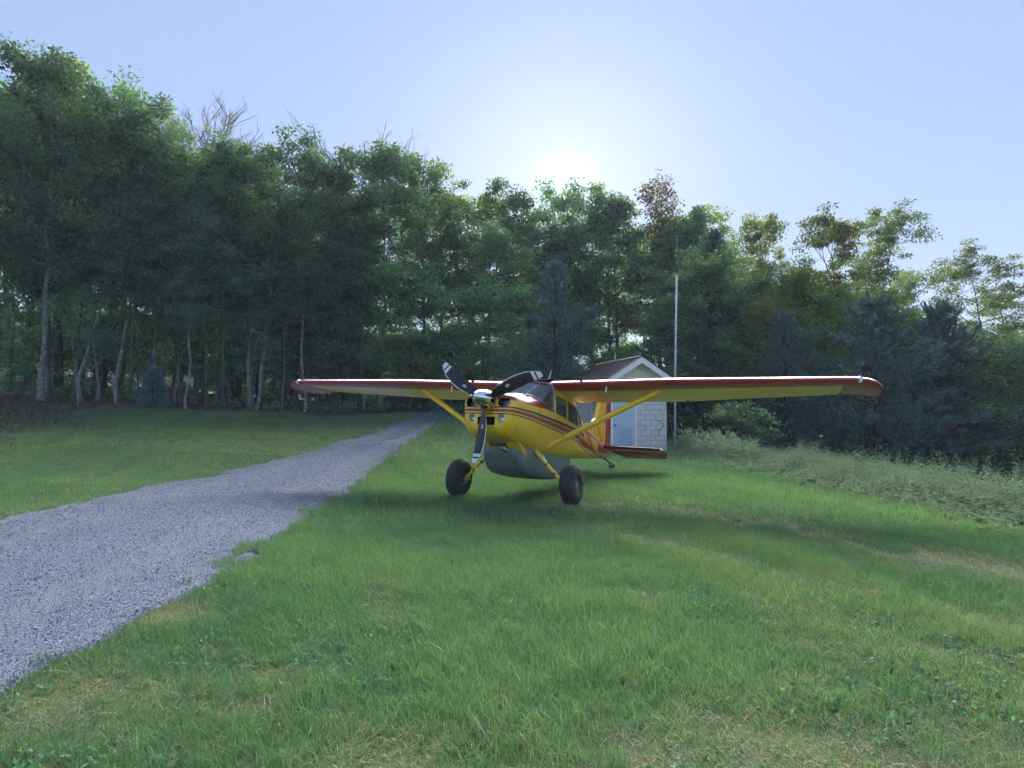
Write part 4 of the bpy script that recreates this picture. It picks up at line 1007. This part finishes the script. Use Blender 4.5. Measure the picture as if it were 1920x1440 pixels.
FRONT = [ # bearing, distance, skyline height, kind, turn, width, name, label
 (-70, 31, 55, 'oak2', .3, 1, 'oak_tree', 'tall leafy tree cut off by the left border of the picture'),
 (77, 33, 78, 'oakp', 1.2, .9, 'oak_tree', 'tall tree with short pale lichen patched base, leftmost trunk at the wood edge'),
 (108, 37, 95, 'thick', 2.0, 1, 'oak_tree', 'dark thick trunked tree just right of the leftmost pale trunk'),
 (140, 31.5, 545, 'sap', .5, 1, 'sapling', 'thin whitish sapling with bare stem before the left trunks'),
 (152, 34, 128, 'oakl', .2, 1, 'oak_tree', 'tall tree with pale trunk leaning right beside the thin whitish sapling'),
 (186, 39, 135, 'thick', 3.3, 1, 'oak_tree', 'dark trunked tree with flared base behind the leaning pale trunk'),
 (221, 34, 150, 'oakl', 1.0, 1, 'oak_tree', 'lichen grey slender trunk curving right up into the crowns, right of the flared trunk'),
 (262, 34, 400, 'slim2', 1.0, 1, 'slender_tree', 'very slender stem rising from the small dark conifer sapling'),
 (279, 35.5, 262, 'slim', .3, 1.1, 'slender_tree', 'slender pale tree, left stem of the pair behind the conifer sapling'),
 (290, 36.5, 268, 'slim', 1.9, 1.1, 'slender_tree', 'slender pale tree, right stem of the pair behind the conifer sapling'),
 (324, 38, 262, 'oak1', .8, 1, 'oak_tree', 'straight dark slender trunk midway between the conifer sapling and the twin trunks'),
 (386, 36, 290, 'slim2', 2.2, 1.2, 'slender_tree', 'thin pale stem left of the twin trunked tree'),
 (417, 37, 275, 'oak0', 4.0, 1, 'oak_tree', 'grey trunked tree next but one to the left of the twin trunks'),
 (440, 40, 288, 'oak3', .4, .9, 'oak_tree', 'dark narrow trunked tree directly left of the twin trunks'),
 (470, 36.5, 262, 'oakt', .0, 1, 'oak_tree', 'tree with two pale lichen covered trunks joined at the foot'),
 (385, 46, 112, 'bar0', .5, 1.3, 'dead_tree', 'leafless tree top with a few yellow leaves above the left skyline'),
 (441, 46, 120, 'bar1', 2.5, 1.3, 'dead_tree', 'entirely bare fan shaped tree top above the left skyline'),
 (598, 48, 178, 'bar2', 1.5, 1.1, 'dead_tree', 'small bare tree top peeping over the crowns above the far wing tip'),
 (553, 41, 236, 'oak2', 2.8, 1, 'oak_tree', 'tall tree whose trunk base shows just under the far wing tip'),
 (592, 40, 560, 'sap', 2.0, 1.3, 'sapling', 'small pale double stemmed sapling under the outer end of the far wing'),
 (628, 42, 290, 'oak1', 3.6, 1, 'oak_tree', 'tree whose trunk stands under the middle of the far wing'),
 (715, 43, 266, 'oakp', .6, 1.2, 'oak_tree', 'tall broad tree with straight pale trunk behind the far wing near the gravel track'),
 (795, 47, 285, 'oak0', 1.7, 1, 'oak_tree', 'dark tree whose crown ends the high left skyline above the propeller'),
 (835, 50, 345, 'oak3', .2, 1, 'oak_tree', 'narrow tree in the skyline dip above the propeller'),
 (885, 52, 352, 'lit1', 2.6, 1.2, 'oak_tree', 'paler green tree showing in the skyline dip left of the sun'),
 (965, 52, 340, 'oak1', 4.4, 1.1, 'oak_tree', 'rounded tree directly left below the sun glow'),
 (1050, 52, 330, 'oak2', .9, 1, 'oak_tree', 'broad tree directly under the sun glow'),
 (1112, 54, 338, 'oak0', 2.1, 1, 'oak_tree', 'tree just right below the sun glow'),
 (1165, 50, 352, 'oak1', 3.1, 1, 'oak_tree', 'rounded tree left of the reddish spires on the skyline'),
 (1222, 48, 318, 'spire', .7, 1.3, 'spiry_tree', 'reddish tree with upright spiky shoots on the skyline above the shed'),
 (1325, 50, 385, 'lit1', 1.4, 1.25, 'oak_tree', 'yellow green crown spreading right of the reddish spires'),
 (1275, 52, 400, 'oak3', 1.1, 1.2, 'oak_tree', 'dark rounded crown behind the top of the white pole'),
 (1040, 37, 488, 'pin0', .5, 1.05, 'pine_tree', 'broad blue green pine left of the shed roof'),
 (1345, 40, 432, 'pin1', 1.3, 1.05, 'pine_tree', 'tall pointed blue green pine right of the white pole'),
 (1250, 41, 540, 'pin1', 2.3, 1.1, 'pine_tree', 'dark pine directly behind the shed and the pole'),
 (1640, 29, 560, 'pin2', .4, 1.0, 'pine_tree', 'widest low spreading pine behind the near wing tip'),
 (1475, 33, 585, 'pin0', 2.2, .95, 'pine_tree', 'pine behind the middle of the near wing'),
 (1765, 33, 570, 'pin2', 3.0, .85, 'pine_tree', 'dark spreading pine right of the near wing tip'),
 (1440, 42, 388, 'lit1', .2, .8, 'slender_tree', 'airy tree top just right of the pointed pine'),
 (1548, 41, 393, 'lit1', 3.7, 1.0, 'slender_tree', 'airy tree with leaning visible trunk, centre of the right skyline'),
 (1665, 42, 383, 'loc0', 1.1, 1.1, 'locust_tree', 'feathery layered tree, tallest on the right skyline'),
 (1810, 44, 458, 'loc1', 2.4, 1.1, 'locust_tree', 'feathery sunlit tree near the right border of the picture'),
 (1895, 46, 530, 'loc1', .6, 1.1, 'locust_tree', 'small feathery tree cut by the right border of the picture'),
 (1440, 35, 560, 'lit0', 1.8, .9, 'broadleaf_tree', 'yellow green leafy tree with drooping sprays over the near wing'),
 (1560, 37, 545, 'lit0', .3, 1, 'broadleaf_tree', 'pale leafy tree between the pines over the outer half of the near wing'),
 (1880, 31, 610, 'shr', .9, 1.1, 'broadleaf_tree', 'dark bushy tree at the right border behind the weeds'),
 (2010, 30, 600, 'shr', 2.9, 1.1, 'broadleaf_tree', 'dark bushy tree mostly outside the right border'),
 (1400, 26.5, 752, 'sum', .4, 1.15, 'sumac_shrub', 'light green layered shrub under the near wing right of the white pole'),
 (285, 33, 690, 'pin3', .9, .9, 'conifer_sapling', 'small dark conifer sapling among the left trunks'),
]
for (p, d, ty, kind, rz, wd, nm, lab) in FRONT:
    x = px2w(p, d); H = top_h(ty, d, x)
    cat = 'shrub' if 'shrub' in nm else 'tree'
    tree(kind, x, d, H, lab, EDGE if cat == 'tree' else None, nm, rz, wd, cat)
SKY_P = [-200, 0, 230, 330, 500, 650, 800, 860, 910, 980, 1100, 1250, 1330, 1420, 1600, 1720, 1760, 1850, 2100]
SKY_Y = [40, 80, 140, 245, 275, 305, 290, 350, 365, 335, 335, 330, 390, 470, 500, 520, 590, 600, 560]
rg = random.Random(5)
for k in range(44):
    p = -160 + 2260 * (k + rg.random()) / 44; d = (45, 53, 61, 49)[k % 4] + rg.uniform(-2, 3)
    if 770 < p < 815 and d > 40: continue
    x = px2w(p, d); H = top_h(np.interp(p, SKY_P, SKY_Y) + (rg.uniform(30, 130) if p < 1290 else rg.uniform(-20, 60)), d, x)
    if H < 4: continue
    tree(rg.choice(['oak0', 'oak1', 'oak2', 'oak3', 'oak1', 'oak3']), x, d, H, 'one of the dark trees crowded deeper inside the wood', 'trees deep in the wood', 'forest_tree', rg.uniform(0, 6.28), rg.uniform(.9, 1.15))
for k in range(24):
    p = -60 + 1330 * (k + rg.random()) / 24; d = rg.uniform(38, 47); 
    if p > 900: d += 4
    if 690 < p < 830: d += 8
    x = px2w(p, d)
    tree(rg.choice(['map0', 'map1']), x, d, rg.uniform(4.0, 8.5), 'one of the small leafy maples growing under the tall trees', 'small maples under the tall trees', 'maple_tree', rg.uniform(0, 6.28), rg.uniform(.9, 1.3))

for k in range(7):      # leafy young maples at the very edge, hiding the taller trunks
    p = -40 + 860 * (k + rg.random()) / 7; d = rg.uniform(36.5, 40) + max(0, p - 450) * .016
    if 690 < p < 740: continue
    x = px2w(p, d)
    tree(rg.choice(['map0', 'map1']), x, d, rg.uniform(8, 12), 'one of the small leafy maples growing under the tall trees', 'small maples under the tall trees', 'maple_tree', rg.uniform(0, 6.28), rg.uniform(1.0, 1.35))
for k in range(64):
    p = -150 + 2120 * (k + rg.random()) / 64; d = rg.uniform(47, 57)
    if p > 1290: d = rg.uniform(37, 46)
    x = px2w(p, d)
    tree('shr', x, d, rg.uniform(4.0, 6.5), 'one of the dense bushy trees closing the back of the wood', 'bushy trees at the back of the wood', 'thicket_tree', rg.uniform(0, 6.28), rg.uniform(1.1, 1.6))
for k in range(22):      # denser foliage on the right
    p = 1290 + 760 * (k + rg.random()) / 22; d = rg.uniform(36, 44); x = px2w(p, d)
    tree(rg.choice(['lit0', 'oak2', 'shr']), x, d, top_h(np.interp(p, SKY_P, SKY_Y) + rg.uniform(10, 110), d, x), 'one of the leafy trees filling the wood behind the right hand pines', 'leafy trees behind the right hand pines', 'broadleaf_tree', rg.uniform(0, 6.28), rg.uniform(.9, 1.2))
for k in range(14):      # low bushes closing the view at the end of the track
    p = 560 + 330 * (k + rg.random()) / 14; d = rg.uniform(52, 60); x = px2w(p, d)
    tree('shr', x, d, rg.uniform(3.5, 5.0), 'one of the dense bushy trees closing the back of the wood', 'bushy trees at the back of the wood', 'thicket_tree', rg.uniform(0, 6.28), 1.7)
for k in range(46):      # leafy thicket closing the wood at the back
    p = -260 + 2400 * (k + rg.random()) / 46; d = rg.uniform(60, 72)
    x = px2w(p, d)
    tree('shr', x, d, rg.uniform(6, 9), 'one of the dense bushy trees closing the back of the wood', 'bushy trees at the back of the wood', 'thicket_tree', rg.uniform(0, 6.28), rg.uniform(1.0, 1.4))

for k in range(26):      # slim dark stems between the larger trunks
    p = -20 + 720 * (k + rg.random()) / 26; d = (33.2 if k % 2 else 37) + rg.uniform(0, 2.5) + max(0, p - 420) * .022; x = px2w(p, d)
    tree(rg.choice(['slim2', 'slim', 'slim2']), x, d, top_h(np.interp(p, SKY_P, SKY_Y) + rg.uniform(60, 260), d, x), 'one of the slim stems standing between the larger left trunks', 'slim stems between the left trunks', 'slender_tree', rg.uniform(0, 6.28), rg.uniform(.8, 1.2))
# undergrowth along the wood edge (one tangled mass)
r = np.random.default_rng(77); C = []; RR = []
for k in range(620):
    p = r.uniform(-200, 2050); d = r.uniform(33, 52)
    if p > 1280: d = r.uniform(24, 36)
    x = px2w(p, d)
    if p < 900 and litter_mask(np.array(x), np.array(d)) < .5: continue
    if abs(x - SX) < 4 and abs(d - SY) < 6: continue
    C.append((x, d, tz(x, d) + r.uniform(.05, .45))); RR.append(r.uniform(.2, .6))
o = link('undergrowth', leaf_mesh('undergrowth', np.array(C), np.array(RR), 60, r, .13, .7, .2, .6, m_maple))
tag(o, 'low leafy undergrowth along the edge of the wood', 'undergrowth', kind='stuff')
# twigs and fallen leaves litter on the left bank
N = 16000; p = r.uniform(-350, 700, N); d = r.uniform(13, 42, N); x = (p - 960) / 1231 * d
ok = litter_mask(x, d) > r.random(N); x = x[ok]; d = d[ok]; N = len(x)
C = np.stack([x, d, terrain(x, d) + .03], 1)
m_litter = leafmat('leaf_litter', [(0, (.05, .042, .03)), (.5, (.10, .085, .06)), (.9, (.16, .135, .095)), (1, (.26, .22, .16))], .1, .9)
tag(link('leaf_litter', leaf_mesh('leaf_litter', C, np.full(N, .3), 3, r, .085, .12, .0, .7, m_litter)), 'brown fallen leaves on the bank under the left trees', 'leaf litter', kind='stuff')

# ------------------------------------------------------------------ weeds on the right
r = np.random.default_rng(91)
m_weed = leafmat('weed_leaves', [(0, (.12, .17, .12)), (.5, (.19, .26, .18)), (.85, (.26, .33, .24)), (1, (.34, .40, .30))], .4, .85, (1.05, 1.1, .8))
def weed_edge(y): return 6.15 + (fbm(y * .35, y * 0 + 2, 40, 3) - .5) * 1.2 + sst(21, 26, y) * .1
N = 7000; y = 1 + 30 * r.random(N) ** .95; x = weed_edge(y) - .35 + np.abs(r.normal(0, 1, N)) * 2.0 + r.random(N) * (1.2 + y * .05)
hgt = np.clip(.30 + .62 * r.random(N) + .25 * sst(.1, 1.8, x - weed_edge(y)), .25, 1.25) * (.75 + .5 * fbm(x * .5, y * .5, 44, 2)); hgt *= .66 * (.36 + .64 * sst(-.1, 1.8, x - weed_edge(y))); hgt *= .80 + .65 * sst(.45, .75, fbm(x * .9, y * .9, 45, 2)) * r.random(N)
V = []; F = []; T = []
z0 = terrain(x, y)
lean = r.normal(0, .16, (N, 2)); nl = 15
kk = np.arange(nl) / (nl - 1)
f = np.repeat((.22 + .78 * kk)[None], N, 0)
pos = np.stack([x[:, None] + lean[:, 0:1] * hgt[:, None] * f ** 1.5, y[:, None] + lean[:, 1:2] * hgt[:, None] * f ** 1.5, z0[:, None] + hgt[:, None] * f], -1).reshape(-1, 3)
az = (np.arange(nl) * 2.4)[None] + r.random((N, 1)) * 6.28; az = (az + r.normal(0, .3, (N, nl))).ravel()
el = r.normal(.35, .35, N * nl); ll = ((.17 - .11 * f.ravel()) * (.7 + .6 * r.random(N * nl)))
dd = np.stack([np.cos(az) * np.cos(el), np.sin(az) * np.cos(el), np.sin(el)], 1); sd = np.stack([-np.sin(az), np.cos(az), 0 * az], 1)
tipv = pos + dd * ll[:, None]; tipv[:, 2] -= ll * .25; mid = pos + dd * (ll * .5)[:, None]
Q = np.stack([pos, mid + sd * (ll * .15)[:, None], tipv, mid - sd * (ll * .15)[:, None]], 1).reshape(-1, 3)
i = 4 * np.arange(N * nl)[:, None]; Fq = np.concatenate([i + [0, 1, 2], i + [0, 2, 3]], 1).reshape(-1, 3)
tint = np.repeat(np.clip(np.repeat(.25 + .4 * fbm(x * .8, y * .8, 47, 2), nl) + .3 * r.random(N * nl), 0, 1), 4)
# stems: thin three sided blades
top = np.stack([x + lean[:, 0] * hgt, y + lean[:, 1] * hgt, z0 + hgt], 1); bs = np.stack([x, y, z0 - .03], 1)
w_ = .006; S = np.stack([bs + [w_, 0, 0], bs + [-w_, 0, 0], bs + [0, w_, 0], top], 1).reshape(-1, 3)
i2 = 4 * np.arange(N)[:, None] + len(Q); Fs = np.concatenate([i2 + [0, 1, 3], i2 + [1, 2, 3], i2 + [2, 0, 3]], 1).reshape(-1, 3)
V = np.concatenate([Q, S]); Fa = np.concatenate([Fq, Fs]); T = np.concatenate([tint, np.full(4 * N, .3)])
o = link('weeds', mesh_np('weeds', V, Fa.ravel(), np.full(len(Fa), 3), [m_weed], False, {'tint': T}))
tag(o, 'tall pale green weeds growing along the right side of the lawn', 'weeds', kind='stuff')
# a few taller plumes near the pole
C = []
for k in range(46):
    yy_ = r.uniform(20, 27); C.append((6.6 + r.random() * 1.6, yy_, tz(7, yy_) + r.uniform(.2, .75)))
o = link('weed_plumes', leaf_mesh('weed_plumes', np.array(C), r.uniform(.12, .3, len(C)), 55, r, .16, 1.6, -.5, .22, m_weed))
tag(o, 'taller feathery weeds at the foot of the white pole', 'weeds', kind='stuff')

# ------------------------------------------------------------------ grass
m_grass, n, l, b = newmat('grass_blades')
at = n.new('ShaderNodeAttribute'); at.attribute_name = 'tint'
c = ramp(n, l, at.outputs['Fac'], [(0, (.05, .125, .085)), (.3, (.095, .21, .125)), (.55, (.15, .28, .145)), (.72, (.24, .335, .135)), (.78, (.25, .23, .17)), (1, (.42, .39, .33))])
l.new(c, b.inputs['Base Color']); b.inputs['Roughness'].default_value = .5; b.inputs['Specular IOR Level'].default_value = .4
t = n.new('ShaderNodeBsdfTranslucent'); l.new(mixc(n, l, 1.0, c, (1.15, 1.15, .6), 'MULTIPLY'), t.inputs[0])
mx = n.new('ShaderNodeMixShader'); mx.inputs[0].default_value = .38; l.new(b.outputs[0], mx.inputs[1]); l.new(t.outputs[0], mx.inputs[2]); l.new(mx.outputs[0], n['Material Output'].inputs[0])

def grass(name, y0, y1, n_, h0, w0, seg, label, pw=1.0):
    r = np.random.default_rng(int(y0 * 10) + 3)
    n_ = int(n_ * 1.0)
    # uniform over the visible wedge
    y = np.sqrt(y0 ** 2 + (y1 ** 2 - y0 ** 2) * r.random(n_) ** pw); hx = .90 * y + 3.0
    x = (r.random(n_) * 2 - 1) * hx
    L_, R_ = drive_edges(y); inside = (x > L_ + .02) & (x < R_ - .02)
    mid = (L_ + R_) / 2
    strip = inside & (y > 18) & (np.abs(x - mid - .15) < .32 * sst(18, 24, y) + .1 * (noise(y * 1.5, y * 0, 50) - .5)) & (r.random(n_) < .75)
    edge_in = inside & ((x - L_ < .3) | (R_ - x < .3)) & (noise(x * 3, y * 3, 51) > .68)
    keep = (~inside | strip | edge_in)
    keep &= ~((x > weed_edge(y) + .35) & (y < 32))
    keep &= litter_mask(x, y) < .35 + .3 * r.random(n_)
    # shed footprint
    cx_, sx_ = math.cos(R(15)), math.sin(R(15)); lx = (x - SX) * cx_ + (y - SY) * sx_; ly = -(x - SX) * sx_ + (y - SY) * cx_
    keep &= ~((np.abs(lx) < 1.25) & (ly > -.02) & (ly < 4))
    # under the tyres
    for cc in WHEELS: keep &= np.hypot(x - cc[0], y - cc[1]) > .11
    clump = fbm(x * 5.5, y * 5.5, 60, 2); keep &= r.random(n_) < .35 + 1.1 * clump
    x = x[keep]; y = y[keep]; n_ = len(x)
    # windrows: mowing lines that run away to the upper left
    ux, uy = .955, .295; acr = x * ux + y * uy; alo = -x * uy + y * ux
    row = .55 * fbm(acr * 1.9, alo * .10, 62, 3) + .45 * fbm(acr * .9, alo * .08, 64, 2); tb = np.clip(np.abs((x - 1.2) * .813 + (y - 11.5) * .583) / .42, 0, 9); band_ = np.exp(-tb ** 2) * sst(4.6, 6, y) * sst(13, 11.5, y)
    tb2 = np.clip(np.abs((x - 1.0) * .813 + (y - 8.6) * .583) / .22, 0, 9); band_ = band_ + .6 * np.exp(-tb2 ** 2) * sst(4.0, 5, y) * sst(9.5, 8, y)
    for bx_, by_, br_ in ((1.3, 3.25, .45), (2.0, 3.0, .5), (.45, 3.15, .35), (-1.5, 3.85, .28), (-2.45, 3.7, .4), (-2.7, 5.2, .3), (2.9, 4.6, .3), (-.6, 3.1, .3), (3.6, 3.9, .35), (.9, 10.6, .6), (1.9, 10.4, .5)): band_ = band_ + np.exp(-((x - bx_) ** 2 + (y - by_) ** 2) / br_ ** 2)
    thatch = np.clip(band_, 0, 1) * sst(.32, .52, fbm(x * 3.1, y * 3.1, 67, 3)) + .35 * sst(.6, .75, fbm(acr * .9 + 5, alo * .25, 66, 3)) * sst(.5, .65, fbm(x * 2.3, y * 2.3, 63, 3))
    pt = fbm(x * .45, y * .45, 68, 3); fine = fbm(x * 2.6, y * 2.6, 69, 2)
    left = (x < -4.5)
    h = h0 * (.55 + .9 * r.random(n_)) * (.25 + 1.5 * row) * (1 - .62 * np.clip(thatch, 0, 1)) * np.where(left, .55, 1) * (.7 + .6 * fine)
    dead = r.random(n_) < (.05 + .80 * thatch)
    tint = np.clip(-.06 + .34 * pt + .60 * (row - .42) + .44 * r.random(n_) ** 1.5 + .12 * (fine - .5), 0, .70)
    tint = np.where(left, np.clip(tint - .02 + .10 * sst(.45, .7, pt), 0, .7), tint)
    tint = np.where(dead, .78 + .22 * r.random(n_), tint); h = np.where(dead, h * .95, h)
    z = terrain(x, y) - .005; a = fbm(x * 1.9, y * 1.9, 71, 2) * 18.8 + r.normal(0, 1.7, n_); tall = r.random(n_) < .05; h = np.where(tall & ~dead, h * 1.55, h)
    wind = .25; lean = np.abs(r.normal(.60, .35, n_)); lean = np.where(dead, lean + .9, lean)
    dx = np.cos(a) * lean - .30 * ux * row; dy = np.sin(a) * lean - .2 * row
    sx2, sy2 = -np.sin(a), np.cos(a); fz = r.normal(0, .6, n_); sx2, sy2 = np.cos(fz) * 1.0, np.sin(fz)   # blades mostly show their width
    w = w0 * (.55 + .9 * r.random(n_) ** 2 + .5 * (r.random(n_) < .08))
    P0 = np.stack([x, y, z], 1); S = np.stack([sx2 * w, sy2 * w, 0 * w], 1)
    def pt_(f): return P0 + np.stack([dx * h * f ** 1.7, dy * h * f ** 1.7, h * f * (1 - .18 * f * np.minimum(lean, 1.6))], 1)
    if seg == 2:
        V = np.stack([P0 - S, P0 + S, pt_(.55) - S * .75, pt_(.55) + S * .75, pt_(1.)], 1); i = 5 * np.arange(n_)[:, None]
        F = np.concatenate([i + [0, 1, 3], i + [0, 3, 2], i + [2, 3, 4]], 1).reshape(-1, 3); k = 5
    else:
        V = np.stack([P0 - S, P0 + S, pt_(1.)], 1); F = (3 * np.arange(n_)[:, None] + [0, 1, 2]).reshape(-1, 3); k = 3
    o = link(name, mesh_np(name, V.reshape(-1, 3), F.ravel(), np.full(len(F), 3), [m_grass], False, {'tint': np.repeat(tint, k)}))
    return tag(o, label, 'grass', kind='stuff')
WHEELS = []
for bp in ((GL, GA, GU), (-GL, GA, GU), (0, 7.48, -.43)):
    p = HUB + M3 @ Vector(bp); WHEELS.append((p.x, p.y)); 
grass('grass', 1.6, 8.5, 640000, .078, .0020, 2, 'long uncut grass blades in the foreground lawn')
grass('grass', 8.5, 19, 420000, .09, .0055, 1, 'green lawn grass around the parked airplane')
grass('grass', 19, 44, 290000, .085, .013, 1, 'distant lawn grass rising towards the wood')
# low clover patches close to the viewer
r = np.random.default_rng(5); N = 2600; y = r.uniform(2.0, 6.0, N); x = r.uniform(-1, 1, N) * (.86 * y + .5)
L_, R_ = drive_edges(y); ok = (x > R_ + .1) & (fbm(x * 1.1, y * 1.1, 80, 2) > .52); x = x[ok]; y = y[ok]
C = np.stack([x, y, terrain(x, y) + .03], 1)
tag(link('clover', leaf_mesh('clover', C, np.full(len(C), .05), 7, r, .028, .4, -.1, .8, m_maple)), 'low clover leaves between the foreground grass', 'clover', kind='stuff')

# ------------------------------------------------------------------ added volume veil imitating lens flare
m_veil = bpy.data.materials.new('flare_veil_volume'); m_veil.use_nodes = True
nt_ = m_veil.node_tree; nt_.nodes.remove(nt_.nodes['Principled BSDF'])
pv = nt_.nodes.new('ShaderNodeVolumePrincipled'); pv.inputs['Color'].default_value = (.80, .90, 1.0, 1); pv.inputs['Density'].default_value = .0007; pv.inputs['Anisotropy'].default_value = .0
nt_.links.new(pv.outputs[0], nt_.nodes['Material Output'].inputs['Volume'])
zlo = float(GZ.min()) - 1.0
hz = MB().box((0, (GY.min() + GY.max()) / 2, (zlo + 27) / 2), (GX.max() - GX.min() + 4, GY.max() - GY.min() + 4, 27 - zlo)).build('flare_veil', m_veil)
tag(hz, 'added bluish volume veil imitating lens flare over the wood', 'flare_veil', kind='stuff')
